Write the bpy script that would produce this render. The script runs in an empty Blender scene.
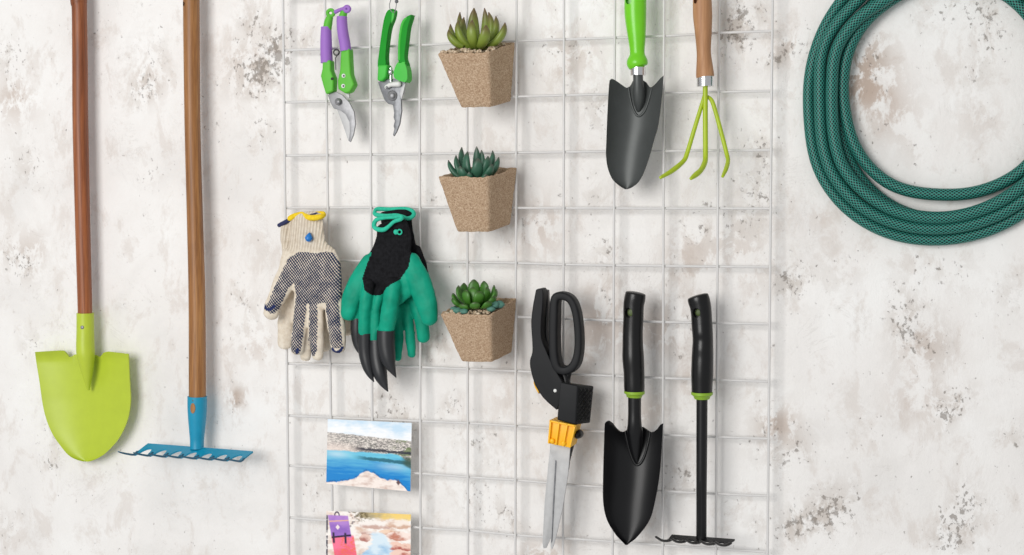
import bpy, bmesh, math, random
from mathutils import Vector, noise
random.seed(7)
SC = bpy.context.scene
COL = SC.collection
R_ = math.radians

# ------------------------------------------------------------------ camera
F_PX, YAW, PIT = 1400.0, 0.3134, 0.0549
GRID = 0.022                                   # stand-off of the wire grid from the plaster
CAM = Vector((0.548, -(1.70 + GRID), 1.50))
cy, sy, cp, sp = math.cos(YAW), math.sin(YAW), math.cos(PIT), math.sin(PIT)
VR = Vector((cy, sy, 0)); VF = Vector((-sy*cp, cy*cp, -sp)); VU = VR.cross(VF)

def P(px, py, d):
    """point of the place seen at photo pixel (px, py), d metres in front of the wall"""
    r = VF + VR*((px-512)/F_PX) + VU*((277.5-py)/F_PX)
    return CAM + r*((-d-CAM.y)/r.y)
def proj(v):
    q = v-CAM; z = q.dot(VF)
    return 512+F_PX*q.dot(VR)/z, 277.5-F_PX*q.dot(VU)/z
def S(px, py, d): return (P(px, py+.5, d)-P(px, py-.5, d)).length

cam = bpy.data.cameras.new('camera'); co = bpy.data.objects.new('camera', cam); COL.objects.link(co)
cam.sensor_width = 36; cam.lens = 36*F_PX/1024; cam.clip_start = .05
co.location = CAM; co.rotation_euler = (math.pi/2-PIT, 0, YAW); SC.camera = co

# ------------------------------------------------------------------ materials
def lin(c):
    c = c/255
    return c/12.92 if c <= .04045 else ((c+.055)/1.055)**2.4
def rgb(r, g, b): return (lin(r), lin(g), lin(b), 1)

class N:
    """small node-graph writer"""
    def __init__(s, name):
        s.m = bpy.data.materials.new(name); s.m.use_nodes = True
        s.t = s.m.node_tree; s.b = s.t.nodes['Principled BSDF']
        s.co = s.t.nodes.new('ShaderNodeTexCoord')
    def n(s, kind, ins=None, **kw):
        x = s.t.nodes.new('ShaderNode'+kind)
        for k, v in kw.items(): setattr(x, k, v)
        for k, v in (ins or {}).items():
            if isinstance(v, bpy.types.NodeSocket): s.t.links.new(v, x.inputs[k])
            else: x.inputs[k].default_value = v
        return x
    def link(s, a, b): s.t.links.new(a, b)
    def mapping(s, scale=(1, 1, 1), rot=(0, 0, 0), out='Object'):
        return s.n('Mapping', {'Vector': s.co.outputs[out], 'Scale': scale, 'Rotation': rot}).outputs[0]
    def noise(s, scale, detail=4, rough=.55, vec=None, dist=0):
        return s.n('TexNoise', {'Vector': vec or s.co.outputs['Object'], 'Scale': scale, 'Detail': detail, 'Roughness': rough, 'Distortion': dist}).outputs['Fac']
    def ramp(s, fac, stops):
        r = s.n('ValToRGB', {'Fac': fac}); e = r.color_ramp.elements
        while len(e) < len(stops): e.new(.5)
        for k, (p, c) in zip(e, stops):
            k.position = p; k.color = c if isinstance(c, tuple) else (c, c, c, 1)
        return r.outputs['Color']
    def math(s, op, a, b=0.0, c=0.0, clamp=False):
        return s.n('Math', {0: a, 1: b, 2: c}, operation=op, use_clamp=clamp).outputs[0]
    def mix(s, fac, a, b, blend='MIX'):
        x = s.t.nodes.new('ShaderNodeMix'); x.data_type = 'RGBA'; x.blend_type = blend
        for i, v in ((0, fac), (6, a), (7, b)):
            if isinstance(v, bpy.types.NodeSocket): s.t.links.new(v, x.inputs[i])
            else: x.inputs[i].default_value = v
        return x.outputs[2]
    def attr(s, name): return s.n('Attribute', attribute_name=name)
    def bump(s, h, strength=.3, dist=.001):
        b = s.n('Bump', {'Height': h, 'Strength': strength, 'Distance': dist}); s.link(b.outputs[0], s.b.inputs['Normal'])
    def done(s, color=None, rough=.5, metal=0, spec=None):
        if color is not None:
            if isinstance(color, bpy.types.NodeSocket): s.link(color, s.b.inputs['Base Color'])
            else: s.b.inputs['Base Color'].default_value = color
        if isinstance(rough, bpy.types.NodeSocket): s.link(rough, s.b.inputs['Roughness'])
        else: s.b.inputs['Roughness'].default_value = rough
        s.b.inputs['Metallic'].default_value = metal
        if spec is not None: s.b.inputs['Specular IOR Level'].default_value = spec
        return s.m

def plain(name, c, rough=.45, metal=0, var=.10, vscale=60, bump=.05, spec=None):
    g = N(name); n = g.noise(vscale, 3)
    a = tuple(x*(1-var) for x in c[:3])+(1,); b = tuple(min(1, x*(1+var)) for x in c[:3])+(1,)
    g.bump(g.noise(vscale*6, 2), bump, .0005)
    return g.done(g.ramp(n, [(.3, a), (.7, b)]), rough, metal, spec)

def wood(name, dark, mid, light, rough=.45):
    g = N(name)
    v = g.mapping((38, 38, 2.2))
    n = g.noise(1.6, 5, .6, v, 1.2)
    f = g.noise(1, 4, .7, g.mapping((420, 420, 14)))
    k = g.noise(7, 2, .5, g.mapping((1, 1, .5)))
    c = g.ramp(n, [(.28, dark), (.5, mid), (.74, light)])
    c = g.mix(g.math('MULTIPLY', g.ramp(f, [(.46, 0.), (.60, 1.)]), .45), c, dark)
    c = g.mix(g.math('MULTIPLY', g.ramp(k, [(.45, 0.), (.7, 1.)]), .35), c, dark)
    g.bump(f, .12, .0004)
    return g.done(c, rough)

M = {}
def build_materials():
    M['wire'] = plain('white enamelled wire', rgb(216, 214, 212), .45, var=.03)
    M['wood_red'] = wood('reddish ash handle', rgb(90, 44, 20), rgb(148, 82, 42), rgb(178, 110, 64))
    M['wood_tan'] = wood('tan ash handle', rgb(106, 66, 32), rgb(162, 110, 60), rgb(192, 142, 88))
    M['wood_beech'] = wood('beech handle', rgb(158, 110, 72), rgb(184, 136, 96), rgb(196, 150, 110), .55)
    M['lime'] = plain('lime painted steel', rgb(182, 200, 54), .42, var=.03)
    M['blue'] = plain('blue painted steel', rgb(10, 144, 180), .42, var=.05)
    M['blue_shaded'] = plain('blue steel with painted shade', rgb(18, 92, 122), .45, var=.08)  # rake blue darkened for the tines; their shade is put into the colour
    M['hole_green'] = plain('olive hole lining', rgb(86, 104, 52), .5)
    M['green_plastic'] = plain('bright green plastic', rgb(112, 204, 28), .3, var=.04)
    M['sec_green'] = plain('grass green plastic', rgb(94, 186, 58), .5, var=.05, spec=.3)
    M['sec_deep'] = plain('deep green moulded plastic', rgb(20, 146, 34), .6, var=.05, spec=.2)
    M['sec_pale'] = plain('light green moulded plastic', rgb(66, 188, 62), .5, var=.05, spec=.3)
    M['purple'] = plain('lilac rubber sleeve', rgb(158, 112, 194), .55, var=.04, spec=.3)
    M['steel'] = plain('brushed steel', (.30, .30, .31, 1), .5, .7, .15, 200)
    M['steel_lt'] = plain('ground blade steel', (.50, .50, .50, 1), .6, .5, .06, 150)
    M['steel_dk'] = plain('dark steel', (.17, .175, .185, 1), .45, .8, .2, 150)
    M['chrome'] = plain('chromed ferrule', (.75, .75, .76, 1), .2, 1, .03)
    M['gun'] = plain('grey coated steel', rgb(74, 77, 76), .45, .3, .05, 90)
    M['black'] = plain('black coated steel', rgb(12, 12, 14), .36, 0, .1, 90, spec=.4)
    M['black_grip'] = plain('black rubber grip', rgb(10, 10, 11), .3, 0, .1, 80, spec=.4)
    M['shear_black'] = plain('matt black plastic', rgb(24, 25, 27), .55, 0, .08, 120, spec=.25)
    M['ring_green'] = plain('yellow green collar', rgb(136, 174, 44), .45)
    M['orange'] = plain('amber plastic', rgb(255, 190, 18), .45, var=.04)
    M['cult'] = plain('yellow green tine coating', rgb(170, 192, 32), .4, var=.06)
    M['white_pl'] = plain('pale plastic', rgb(225, 225, 222), .4)
    M['blue_pl'] = plain('blue plastic tag', rgb(30, 120, 200), .35)
    M['teal_trim'] = plain('teal stitched hem', rgb(40, 190, 156), .8, var=.12, vscale=300, bump=.5)
    M['yellow_trim'] = plain('yellow stitched hem', rgb(244, 206, 30), .85, var=.15, vscale=300, bump=.6)
    M['navy_trim'] = plain('navy stitched hem', rgb(44, 50, 90), .85, var=.15, vscale=300, bump=.6)
    M['claw'] = plain('black moulded claw', rgb(34, 35, 38), .38, 0, .08)
    M['card'] = plain('white card stock', rgb(240, 240, 238), .6)
    M['peb_teal'] = plain('blue green pebble', rgb(80, 128, 114), .7, var=.2, vscale=200)
    # plaster ------------------------------------------------------------
    g = N('distressed white plaster')
    wear = g.attr('wear').outputs['Fac']; brown = g.attr('brown').outputs['Fac']
    soft = g.noise(5, 6, .6, None, .4)
    base = g.ramp(soft, [(.3, rgb(228, 225, 222)), (.5, rgb(240, 237, 234)), (.7, rgb(247, 246, 244))])
    streak = g.noise(20, 7, .72, g.mapping((1.1, 1, .7), (0, .5, 0)), .35)
    base = g.mix(g.math('MULTIPLY', g.ramp(streak, [(.53, 0.), (.62, 1.)]), .42), base, rgb(212, 202, 194))
    mot = g.noise(34, 9, .70, g.mapping((1.1, 1, .75), (0, .3, 0)), .3)
    bm = g.math('MULTIPLY', brown, g.ramp(mot, [(.45, 0.), (.52, 1.)]), clamp=True)
    base = g.mix(g.math('MULTIPLY', bm, .9), base, rgb(186, 165, 150))
    w2 = g.noise(13, 5, .6, None, .8)
    wearf = g.math('MULTIPLY', g.math('ADD', wear, .04), g.ramp(w2, [(.36, .35), (.58, 1.)]))
    patch = g.math('MULTIPLY', wearf, g.ramp(mot, [(.48, 0.), (.54, 1.)]), clamp=True)
    base = g.mix(g.math('MULTIPLY', patch, .7), base, rgb(190, 179, 169))
    sp1 = g.noise(150, 5, .62, g.mapping((1, 1, .8), (0, .35, 0)), .15)
    thr = g.math('SUBTRACT', sp1, g.math('MULTIPLY_ADD', wearf, -.175, .672))
    speck = g.math('MULTIPLY', thr, 16, clamp=True)
    sp2 = g.noise(60, 5, .7, None, .2)
    thr2 = g.math('MULTIPLY', g.math('SUBTRACT', sp2, g.math('MULTIPLY_ADD', wearf, -.145, .68)), 16, clamp=True)
    speck = g.math('MAXIMUM', speck, thr2)
    base = g.mix(g.math('MULTIPLY', speck, .62), base, rgb(116, 105, 95))
    chip = g.noise(8, 8, .72, None, 1.5)
    edge = g.math('MULTIPLY', g.ramp(g.math('ABSOLUTE', g.math('SUBTRACT', chip, .52)), [(.0, 1.), (.012, 0.)]), g.ramp(w2, [(.5, 0.), (.6, 1.)]))
    base = g.mix(g.math('MULTIPLY', edge, .16), base, rgb(150, 140, 130))
    h = g.math('SUBTRACT', g.math('MULTIPLY', soft, 1.2), g.math('ADD', g.math('MULTIPLY', speck, .8), g.math('ADD', g.math('MULTIPLY', streak, 1.3), g.math('MULTIPLY', mot, .9))))
    g.bump(h, .5, .003)
    M['plaster'] = g.done(base, .85, 0, .2)
    # peat pot ------------------------------------------------------------
    g = N('pressed peat fibre')
    a = g.noise(560, 5, .72); b = g.noise(80, 4)
    c = g.ramp(a, [(.34, rgb(140, 112, 88)), (.5, rgb(184, 157, 130)), (.66, rgb(212, 190, 164))])
    c = g.mix(g.ramp(b, [(.4, 0.), (.7, .25)]), c, rgb(164, 134, 106))
    g.bump(a, .6, .0012); M['peat'] = g.done(c, .95, 0, .1)
    g = N('tan grit')
    v = g.n('TexVoronoi', {'Vector': g.co.outputs['Object'], 'Scale': 330.}).outputs
    c = g.mix(.7, rgb(176, 150, 120), g.mix(1, v['Color'], rgb(210, 186, 150), 'MULTIPLY'))
    c = g.ramp(g.noise(300, 4, .7), [(.3, rgb(126, 100, 76)), (.48, rgb(206, 182, 152)), (.66, rgb(234, 218, 196))])
    g.bump(v['Distance'], .9, .003); M['grit'] = g.done(c, .95)
    # succulents ------------------------------------------------------------
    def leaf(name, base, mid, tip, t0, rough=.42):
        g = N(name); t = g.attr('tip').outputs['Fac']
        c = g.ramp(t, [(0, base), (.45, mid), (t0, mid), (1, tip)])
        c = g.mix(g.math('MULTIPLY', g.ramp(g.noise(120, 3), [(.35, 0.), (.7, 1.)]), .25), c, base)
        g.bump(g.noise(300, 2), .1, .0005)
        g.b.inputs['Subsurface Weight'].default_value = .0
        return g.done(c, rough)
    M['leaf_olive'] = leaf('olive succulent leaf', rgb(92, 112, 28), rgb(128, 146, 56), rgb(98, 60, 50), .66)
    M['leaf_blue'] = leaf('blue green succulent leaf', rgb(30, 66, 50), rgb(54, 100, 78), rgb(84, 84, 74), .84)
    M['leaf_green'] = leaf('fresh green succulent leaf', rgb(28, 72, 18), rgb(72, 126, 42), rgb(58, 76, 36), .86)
    # hose ------------------------------------------------------------
    g = N('braided green hose')
    uv = g.n('SeparateXYZ', {0: g.co.outputs['UV']}).outputs
    def tri(k):
        s_ = g.math('ADD', g.math('MULTIPLY', uv['X'], 12.), g.math('MULTIPLY', uv['Y'], 9.*k))
        f = g.math('FRACT', s_); return g.math('ABSOLUTE', g.math('SUBTRACT', f, .5))
    net = g.math('MAXIMUM', g.ramp(tri(1), [(.32, 0.), (.42, 1.)]), g.ramp(tri(-1), [(.32, 0.), (.42, 1.)]))
    c = g.mix(net, rgb(1, 22, 25), rgb(64, 150, 136))
    g.bump(net, .2, .0006); M['hose'] = g.done(c, .38, 0, .25)
    # cotton glove with printed dots ------------------------------------------
    g = N('cream cotton knit with navy dots')
    palm = g.attr('palm').outputs['Fac']; rib = g.attr('rib').outputs['Fac']; nav = g.attr('navy').outputs['Fac']
    p = g.n('SeparateXYZ', {0: g.mapping((1, 0, 1), (0, R_(38), 0))}).outputs
    fx = g.math('SUBTRACT', g.math('FRACT', g.math('MULTIPLY', p['X'], 350.)), .5)
    fz = g.math('SUBTRACT', g.math('FRACT', g.math('MULTIPLY', p['Z'], 300.)), .5)
    rr = g.math('SQRT', g.math('ADD', g.math('MULTIPLY', fx, fx), g.math('MULTIPLY', g.math('MULTIPLY', fz, fz), .55)))
    wob = g.noise(70, 3)
    dot = g.math('LESS_THAN', rr, g.math('MULTIPLY_ADD', wob, .36, .26))
    base = g.ramp(g.noise(180, 4, .6), [(.3, rgb(218, 204, 184)), (.7, rgb(240, 230, 214))])
    ox = g.n('SeparateXYZ', {0: g.co.outputs['Object']}).outputs
    wv = g.math('SINE', g.math('MULTIPLY', g.math('ADD', ox['X'], g.math('MULTIPLY', ox['Z'], -.12)), 1500.))
    kn = g.math('SINE', g.math('MULTIPLY', ox['Z'], 4200.))
    base = g.mix(g.math('MULTIPLY', g.math('MULTIPLY', g.ramp(wv, [(.0, 1.), (.5, 0.)]), rib), .35), base, rgb(168, 150, 126))
    c = g.mix(g.math('MULTIPLY', dot, palm), base, rgb(58, 64, 84))
    c = g.mix(nav, c, rgb(44, 54, 96))
    g.bump(g.math('ADD', g.math('MULTIPLY', wv, rib), g.math('MULTIPLY', kn, .3)), .5, .0012)
    M['cotton'] = g.done(c, .95, 0, .1)
    g = N('black knit'); ox = g.n('SeparateXYZ', {0: g.co.outputs['Object']}).outputs
    wv = g.math('SINE', g.math('MULTIPLY', ox['X'], 2600.))
    g.bump(g.math('ADD', g.math('MULTIPLY', wv, .4), g.noise(60, 3)), .2, .001)
    M['knit'] = g.done(g.ramp(g.noise(250, 4), [(.3, rgb(16, 16, 18)), (.7, rgb(32, 32, 35))]), .9, 0, .15)
    g = N('teal latex'); n = g.noise(160, 4, .6)
    g.bump(n, .3, .001)
    M['latex'] = g.done(g.ramp(g.noise(40, 4), [(.3, rgb(4, 136, 108)), (.7, rgb(14, 166, 134))]), .55, 0, .2)
    g = N('printed photograph'); a = g.n('VertexColor', layer_name='print')
    g.bump(g.noise(40, 2), .03, .001); M['print'] = g.done(a.outputs['Color'], .35, 0, .3)

build_materials()

# ------------------------------------------------------------------ objects and tags
ORG = {}
def tag(o, label, cat, group=None, kind=None):
    if label: o['label'] = label
    if cat: o['category'] = cat
    if group: o['group'] = group
    if kind: o['kind'] = kind
    return o
def thing(name, loc, label, cat, group=None):
    o = bpy.data.objects.new(name, None); COL.objects.link(o); o.location = loc
    o.empty_display_size = .02; ORG[o] = Vector(loc)
    return tag(o, label, cat, group)

class MB:
    def __init__(s): s.v = []; s.f = []; s.uv = {}; s.at = {}
    def vert(s, co, **at):
        s.v.append(Vector(co))
        for k, x in at.items(): s.at.setdefault(k, {})[len(s.v)-1] = x
        return len(s.v)-1
    def grid(s, rows, closed=False, flip=False):
        n = len(rows[0])
        for a, b in zip(rows, rows[1:]):
            for i in range(n if closed else n-1):
                j = (i+1) % n; q = (a[i], a[j], b[j], b[i]); s.f.append(q[::-1] if flip else q)
    def tube(s, pts, rad, n=14, sq=1, ref=Vector((0, 1, 0)), caps=True, loop=False, uvs=False, round_ends=0., attr=None):
        """swept tube; rad entries are r or (side, depth)"""
        m = len(pts); rows = []; L = 0
        rad = [(r, r) if not isinstance(r, (tuple, list)) else r for r in rad]
        def ring(c, t, ra, rb, val):
            side = t.cross(ref)
            side = side.normalized() if side.length > 1e-4 else Vector((1, 0, 0))
            dep = side.cross(t).normalized()
            r = []
            for k in range(n):
                a = 2*math.pi*k/n
                ca, sa_ = math.cos(a), math.sin(a)
                if sq != 1: ca = math.copysign(abs(ca)**sq, ca); sa_ = math.copysign(abs(sa_)**sq, sa_)
                r.append(s.vert(c+side*(ra*ca)+dep*(rb*sa_), **({attr: val} if attr else {})))
            return r
        tans = []
        for i in range(m):
            a = pts[(i-1) % m] if (loop or i > 0) else pts[0]
            b = pts[(i+1) % m] if (loop or i < m-1) else pts[-1]
            tans.append((b-a).normalized())
        if round_ends and not loop:
            for k in range(4):
                a = math.pi/2*(1-k/4)*.97
                q = min(rad[0])*round_ends
                rows.append(ring(pts[0]-tans[0]*q*math.sin(a), tans[0], rad[0][0]*math.cos(a), rad[0][1]*math.cos(a), 0))
        for i in range(m):
            rows.append(ring(pts[i], tans[i], rad[i][0], rad[i][1], i/(m-1)))
            if uvs:
                if i: L += (pts[i]-pts[i-1]).length
                for k, vi in enumerate(rows[-1]): s.uv[vi] = (k/n, L/(2*math.pi*rad[i][0]))
        if round_ends and not loop:
            for k in range(1, 5):
                a = math.pi/2*(k/4)*.97
                q = min(rad[-1])*round_ends
                rows.append(ring(pts[-1]+tans[-1]*q*math.sin(a), tans[-1], rad[-1][0]*math.cos(a), rad[-1][1]*math.cos(a), 1))
        if loop: rows.append(rows[0])
        s.grid(rows, True)
        if caps and not loop:
            s.f.append(tuple(rows[0][::-1])); s.f.append(tuple(rows[-1]))
        return s
    def prism(s, front, depth):
        """polygon of world points extruded towards the wall"""
        a = [s.vert(p) for p in front]; b = [s.vert(Vector(p)+Vector((0, depth, 0))) for p in front]
        n = len(a)
        s.f.append(tuple(a)); s.f.append(tuple(b[::-1]))
        for i in range(n): s.f.append((a[i], b[i], b[(i+1) % n], a[(i+1) % n]))
        return s
    def ball(s, c, r, n=10, sq=(1, 1, 1), seed=None, amp=0):
        rows = []
        for i in range(n+1):
            th = math.pi*min(max(i/n, .02), .98); row = []
            for k in range(2*n):
                a = math.pi*k/n
                d = Vector((math.sin(th)*math.cos(a), math.sin(th)*math.sin(a), math.cos(th)))
                q = 1+(amp*noise.noise(d*1.6+Vector((seed, 0, 0))) if seed is not None else 0)
                row.append(s.vert(Vector(c)+Vector((d.x*sq[0], d.y*sq[1], d.z*sq[2]))*r*q))
            rows.append(row)
        s.grid(rows, True); s.f.append(tuple(rows[0][::-1])); s.f.append(tuple(rows[-1])); return s
    def mesh(s, name, off=Vector((0, 0, 0))):
        me = bpy.data.meshes.new(name); me.from_pydata([v-off for v in s.v], [], s.f)
        if s.uv:
            l = me.uv_layers.new(name='UVMap')
            for p in me.polygons:
                us = [s.uv.get(me.loops[i].vertex_index, (0, 0))[0] for i in p.loop_indices]
                wrap = max(us)-min(us) > .5
                for i, u in zip(p.loop_indices, us):
                    l.data[i].uv = (u+1 if wrap and u < .5 else u, s.uv.get(me.loops[i].vertex_index, (0, 0))[1])
        for k, d in s.at.items():
            at = me.attributes.new(k, 'FLOAT', 'POINT')
            for i, x in d.items(): at.data[i].value = x
        bm = bmesh.new(); bm.from_mesh(me); bmesh.ops.recalc_face_normals(bm, faces=bm.faces); bm.to_mesh(me); bm.free()
        return me

def put(name, me, mat, parent=None, angle=40, origin=None):
    o = bpy.data.objects.new(name, me); COL.objects.link(o)
    if mat: me.materials.append(M[mat])
    for p in me.polygons: p.use_smooth = True
    if angle < 180: me.set_sharp_from_angle(angle=R_(angle))
    if parent: o.parent = parent
    elif origin is not None: o.location = origin
    ORG[o] = ORG[parent] if parent else Vector(origin or (0, 0, 0))
    return o
def part(name, mb, mat, parent, angle=40, bevel=0, seg=2):
    me = mb.mesh(name, ORG[parent])
    if bevel:
        bm = bmesh.new(); bm.from_mesh(me)
        ed = [e for e in bm.edges if len(e.link_faces) == 2 and e.calc_face_angle(0) > R_(35)]
        bmesh.ops.bevel(bm, geom=ed, offset=bevel, segments=seg, affect='EDGES', profile=.6, clamp_overlap=True)
        bm.to_mesh(me); bm.free()
    return put(name, me, mat, parent, angle)
def evaluated(me, mods):
    """mesh after modifiers (list of (type, settings))"""
    o = bpy.data.objects.new('scratch', me); COL.objects.link(o)
    for ty, kw in mods:
        m = o.modifiers.new(ty, ty)
        for k, x in kw.items(): setattr(m, k, x)
    dg = bpy.context.evaluated_depsgraph_get(); dg.update()
    r = bpy.data.meshes.new_from_object(o.evaluated_get(dg))
    bpy.data.objects.remove(o); return r
def drill(o, c, rx, rz, depth=.06, lining=None):
    """cut a hanging hole straight through a handle"""
    mb = MB(); pts = []
    for k in range(24):
        a = 2*math.pi*k/24; pts.append(Vector(c)+Vector((rx*math.cos(a), -depth/2, rz*math.sin(a)))-ORG[o])
    mb.prism(pts, depth/2+.001); cut = bpy.data.objects.new('scratch_cut', mb.mesh('cut')); COL.objects.link(cut)
    cut.location = ORG[o]; o2 = o.data
    tmp = bpy.data.objects.new('scratch_b', o2); COL.objects.link(tmp); tmp.location = ORG[o]
    m = tmp.modifiers.new('b', 'BOOLEAN'); m.object = cut; m.operation = 'DIFFERENCE'; m.solver = 'EXACT'
    dg = bpy.context.evaluated_depsgraph_get(); dg.update()
    me = bpy.data.meshes.new_from_object(tmp.evaluated_get(dg))
    bpy.data.objects.remove(tmp); bpy.data.objects.remove(cut)
    if len(me.polygons) > 10:
        o.data = me
        for p in me.polygons: p.use_smooth = True
        me.set_sharp_from_angle(angle=R_(40))

def cat(pts, n=5, loop=False):
    """Catmull-Rom through tuples of numbers"""
    out = []; m = len(pts)
    for i in range(m if loop else m-1):
        p0 = pts[(i-1) % m] if loop else pts[max(i-1, 0)]
        p1 = pts[i]; p2 = pts[(i+1) % m]
        p3 = pts[(i+2) % m] if loop else pts[min(i+2, m-1)]
        for k in range(n):
            t = k/n
            out.append(tuple(.5*(2*b+(c-a)*t+(2*a-5*b+4*c-d)*t*t+(-a+3*b-3*c+d)*t**3) for a, b, c, d in zip(p0, p1, p2, p3)))
    if not loop: out.append(tuple(pts[-1]))
    return out
def lerp_tab(tab, x):
    if x <= tab[0][0]: return tab[0][1]
    for (a, b), (c, d) in zip(tab, tab[1:]):
        if x <= c: return b+(d-b)*(x-a)/(c-a) if c > a else d
    return tab[-1][1]
def ptube(mb, spec, n=14, smooth=5, **kw):
    """spec rows (px, py, d, half width px[, depth ratio]); real radii from the local scale"""
    spec = [tuple(r)+((1,) if len(r) == 4 else ()) for r in spec]
    if smooth: spec = cat(spec, smooth, kw.get('loop', False))
    pts = [P(a, b, d) for a, b, d, w, q in spec]
    rad = [(max(w, .03)*S(a, b, d), max(w*q, .03)*S(a, b, d)) for a, b, d, w, q in spec]
    return mb.tube(pts, rad, n, **kw)
def ppoly(pts, d, smooth=0, loop=True):
    if smooth: pts = cat(pts, smooth, loop)
    return [P(x, y, d) for x, y in pts]
def handle(rows, d, ratio=1.0):
    """rows (y, x left, x right) -> spec"""
    return [((l+r)/2, y, d, (r-l)/2, ratio) for y, l, r in rows]
def blade(L, Rt, top, ybot, dep, thick, nu=44, nv=40):
    """sheet-metal blade: left/right outline tables (y, x), top outline (u, y), dish dep(u -1..1, y)"""
    L, Rt = cat(L, 6), cat(Rt, 6); mb = MB(); fr = []
    for j in range(nv+1):
        t = j/nv; t = 1-(1-t)**1.6 if t < 1 else 1
        row = []
        for i in range(nu+1):
            u = i/nu; y0 = lerp_tab(top, u); y = y0+(ybot-y0)*t
            xl, xr = lerp_tab(L, y), lerp_tab(Rt, y)
            row.append(mb.vert(P(xl+(xr-xl)*u, y, dep(2*u-1, y))))
        fr.append(row)
    bk = [[mb.vert(mb.v[i]+Vector((0, thick, 0))) for i in row] for row in fr]
    mb.grid(fr); mb.grid(bk, flip=True)
    per = [r[0] for r in fr]+fr[-1][1:]+[r[-1] for r in fr[::-1]][1:]+fr[0][::-1][1:]
    pb = [r[0] for r in bk]+bk[-1][1:]+[r[-1] for r in bk[::-1]][1:]+bk[0][::-1][1:]
    for k in range(len(per)-1): mb.f.append((per[k], per[k+1], pb[k+1], pb[k]))
    return mb
def disc(mb, px, py, d, r, h, n=20, dome=.35):
    """round rivet or bolt head standing h proud of depth d"""
    s = S(px, py, d); c = P(px, py, d); rows = []
    for y, k in ((0, 1), (h*.6, 1), (h*.85, .86), (h, .6), (h*1.0+h*dome*.3, .2)):
        rows.append([mb.vert(c+Vector((r*s*k*math.cos(2*math.pi*i/n), -y, r*s*k*math.sin(2*math.pi*i/n)))) for i in range(n)])
    mb.grid(rows, True); mb.f.append(tuple(rows[-1])); mb.f.append(tuple(rows[0][::-1])); return mb

# ------------------------------------------------------------------ the wall
BLOTS = [(8, 60, 22, .8), (95, 38, 16, .6), (150, 60, 26, .5), (145, 92, 14, .9), (25, 168, 24, .6), (28, 262, 20, .7), (12, 255, 14, .6),
 (140, 92, 14, .5), (152, 172, 14, .5), (255, 72, 30, .9), (275, 50, 24, .8), (250, 28, 20, .7), (236, 400, 12, .9), (240, 345, 20, .5), (246, 300, 22, .6),
 (55, 425, 14, .7), (30, 345, 18, .6), (10, 530, 20, .6), (50, 460, 14, .5), (265, 130, 18, .6), (215, 130, 12, .8), (300, 40, 16, .7), (335, 120, 18, .3),
 (745, 20, 22, .9), (775, 55, 12, 1.), (735, 40, 18, .6), (760, 150, 18, .8), (755, 195, 20, .8), (705, 220, 24, .6), (690, 255, 18, .6), (740, 230, 16, .7),
 (560, 60, 22, .6), (600, 110, 18, .7), (595, 195, 18, .6), (610, 250, 16, .6), (530, 215, 18, .5), (670, 310, 22, .5), (610, 295, 16, .6), (680, 350, 16, .6),
 (675, 480, 24, .6), (760, 530, 18, .5), (790, 455, 24, .6), (835, 508, 22, 1.), (800, 525, 20, .8), (770, 430, 22, .6), (785, 290, 20, .7), (800, 285, 18, .6),
 (945, 415, 12, 1.1), (962, 398, 12, 1.1), (960, 505, 18, 1.), (950, 535, 18, .9), (985, 12, 14, .9), (992, 40, 14, .9), (935, 10, 22, .7), (905, 300, 20, .5),
 (925, 350, 22, .5), (905, 330, 14, .8), (945, 265, 24, .5), (865, 70, 20, .9), (872, 45, 12, .6), (975, 75, 14, .8), (915, 150, 12, .8), (870, 130, 16, .7),
 (800, 45, 14, .7), (380, 405, 22, .8), (405, 425, 18, .8), (475, 445, 24, .5), (480, 500, 24, .5), (440, 345, 20, .6), (450, 405, 14, .6), (440, 195, 22, .5),
 (510, 520, 16, .6), (305, 345, 14, .6), (315, 490, 18, .5), (540, 400, 16, .4), (1000, 300, 22, .4), (1010, 440, 16, .5), (840, 270, 22, .4), (875, 440, 18, .3)]
BROWNS = [(865, 60, 22, .9), (875, 95, 22, .8), (850, 90, 14, .7), (900, 120, 20, .4), (795, 45, 16, .6), (778, 425, 16, .9), (925, 345, 22, .5), (915, 400, 26, .4), (600, 325, 30, .7),
 (660, 330, 22, .6), (690, 255, 26, .5), (540, 230, 28, .5), (575, 55, 30, .4), (700, 380, 20, .5), (560, 380, 26, .4), (15, 100, 26, .6), (30, 250, 24, .4), (150, 80, 22, .4),
 (245, 65, 26, .4), (260, 345, 20, .4), (237, 398, 10, 1.2), (505, 400, 20, .3), (430, 345, 20, .3), (650, 410, 18, .5), (640, 520, 20, .4), (745, 260, 26, .4), (820, 215, 18, .3), (980, 120, 24, .3)]
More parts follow.
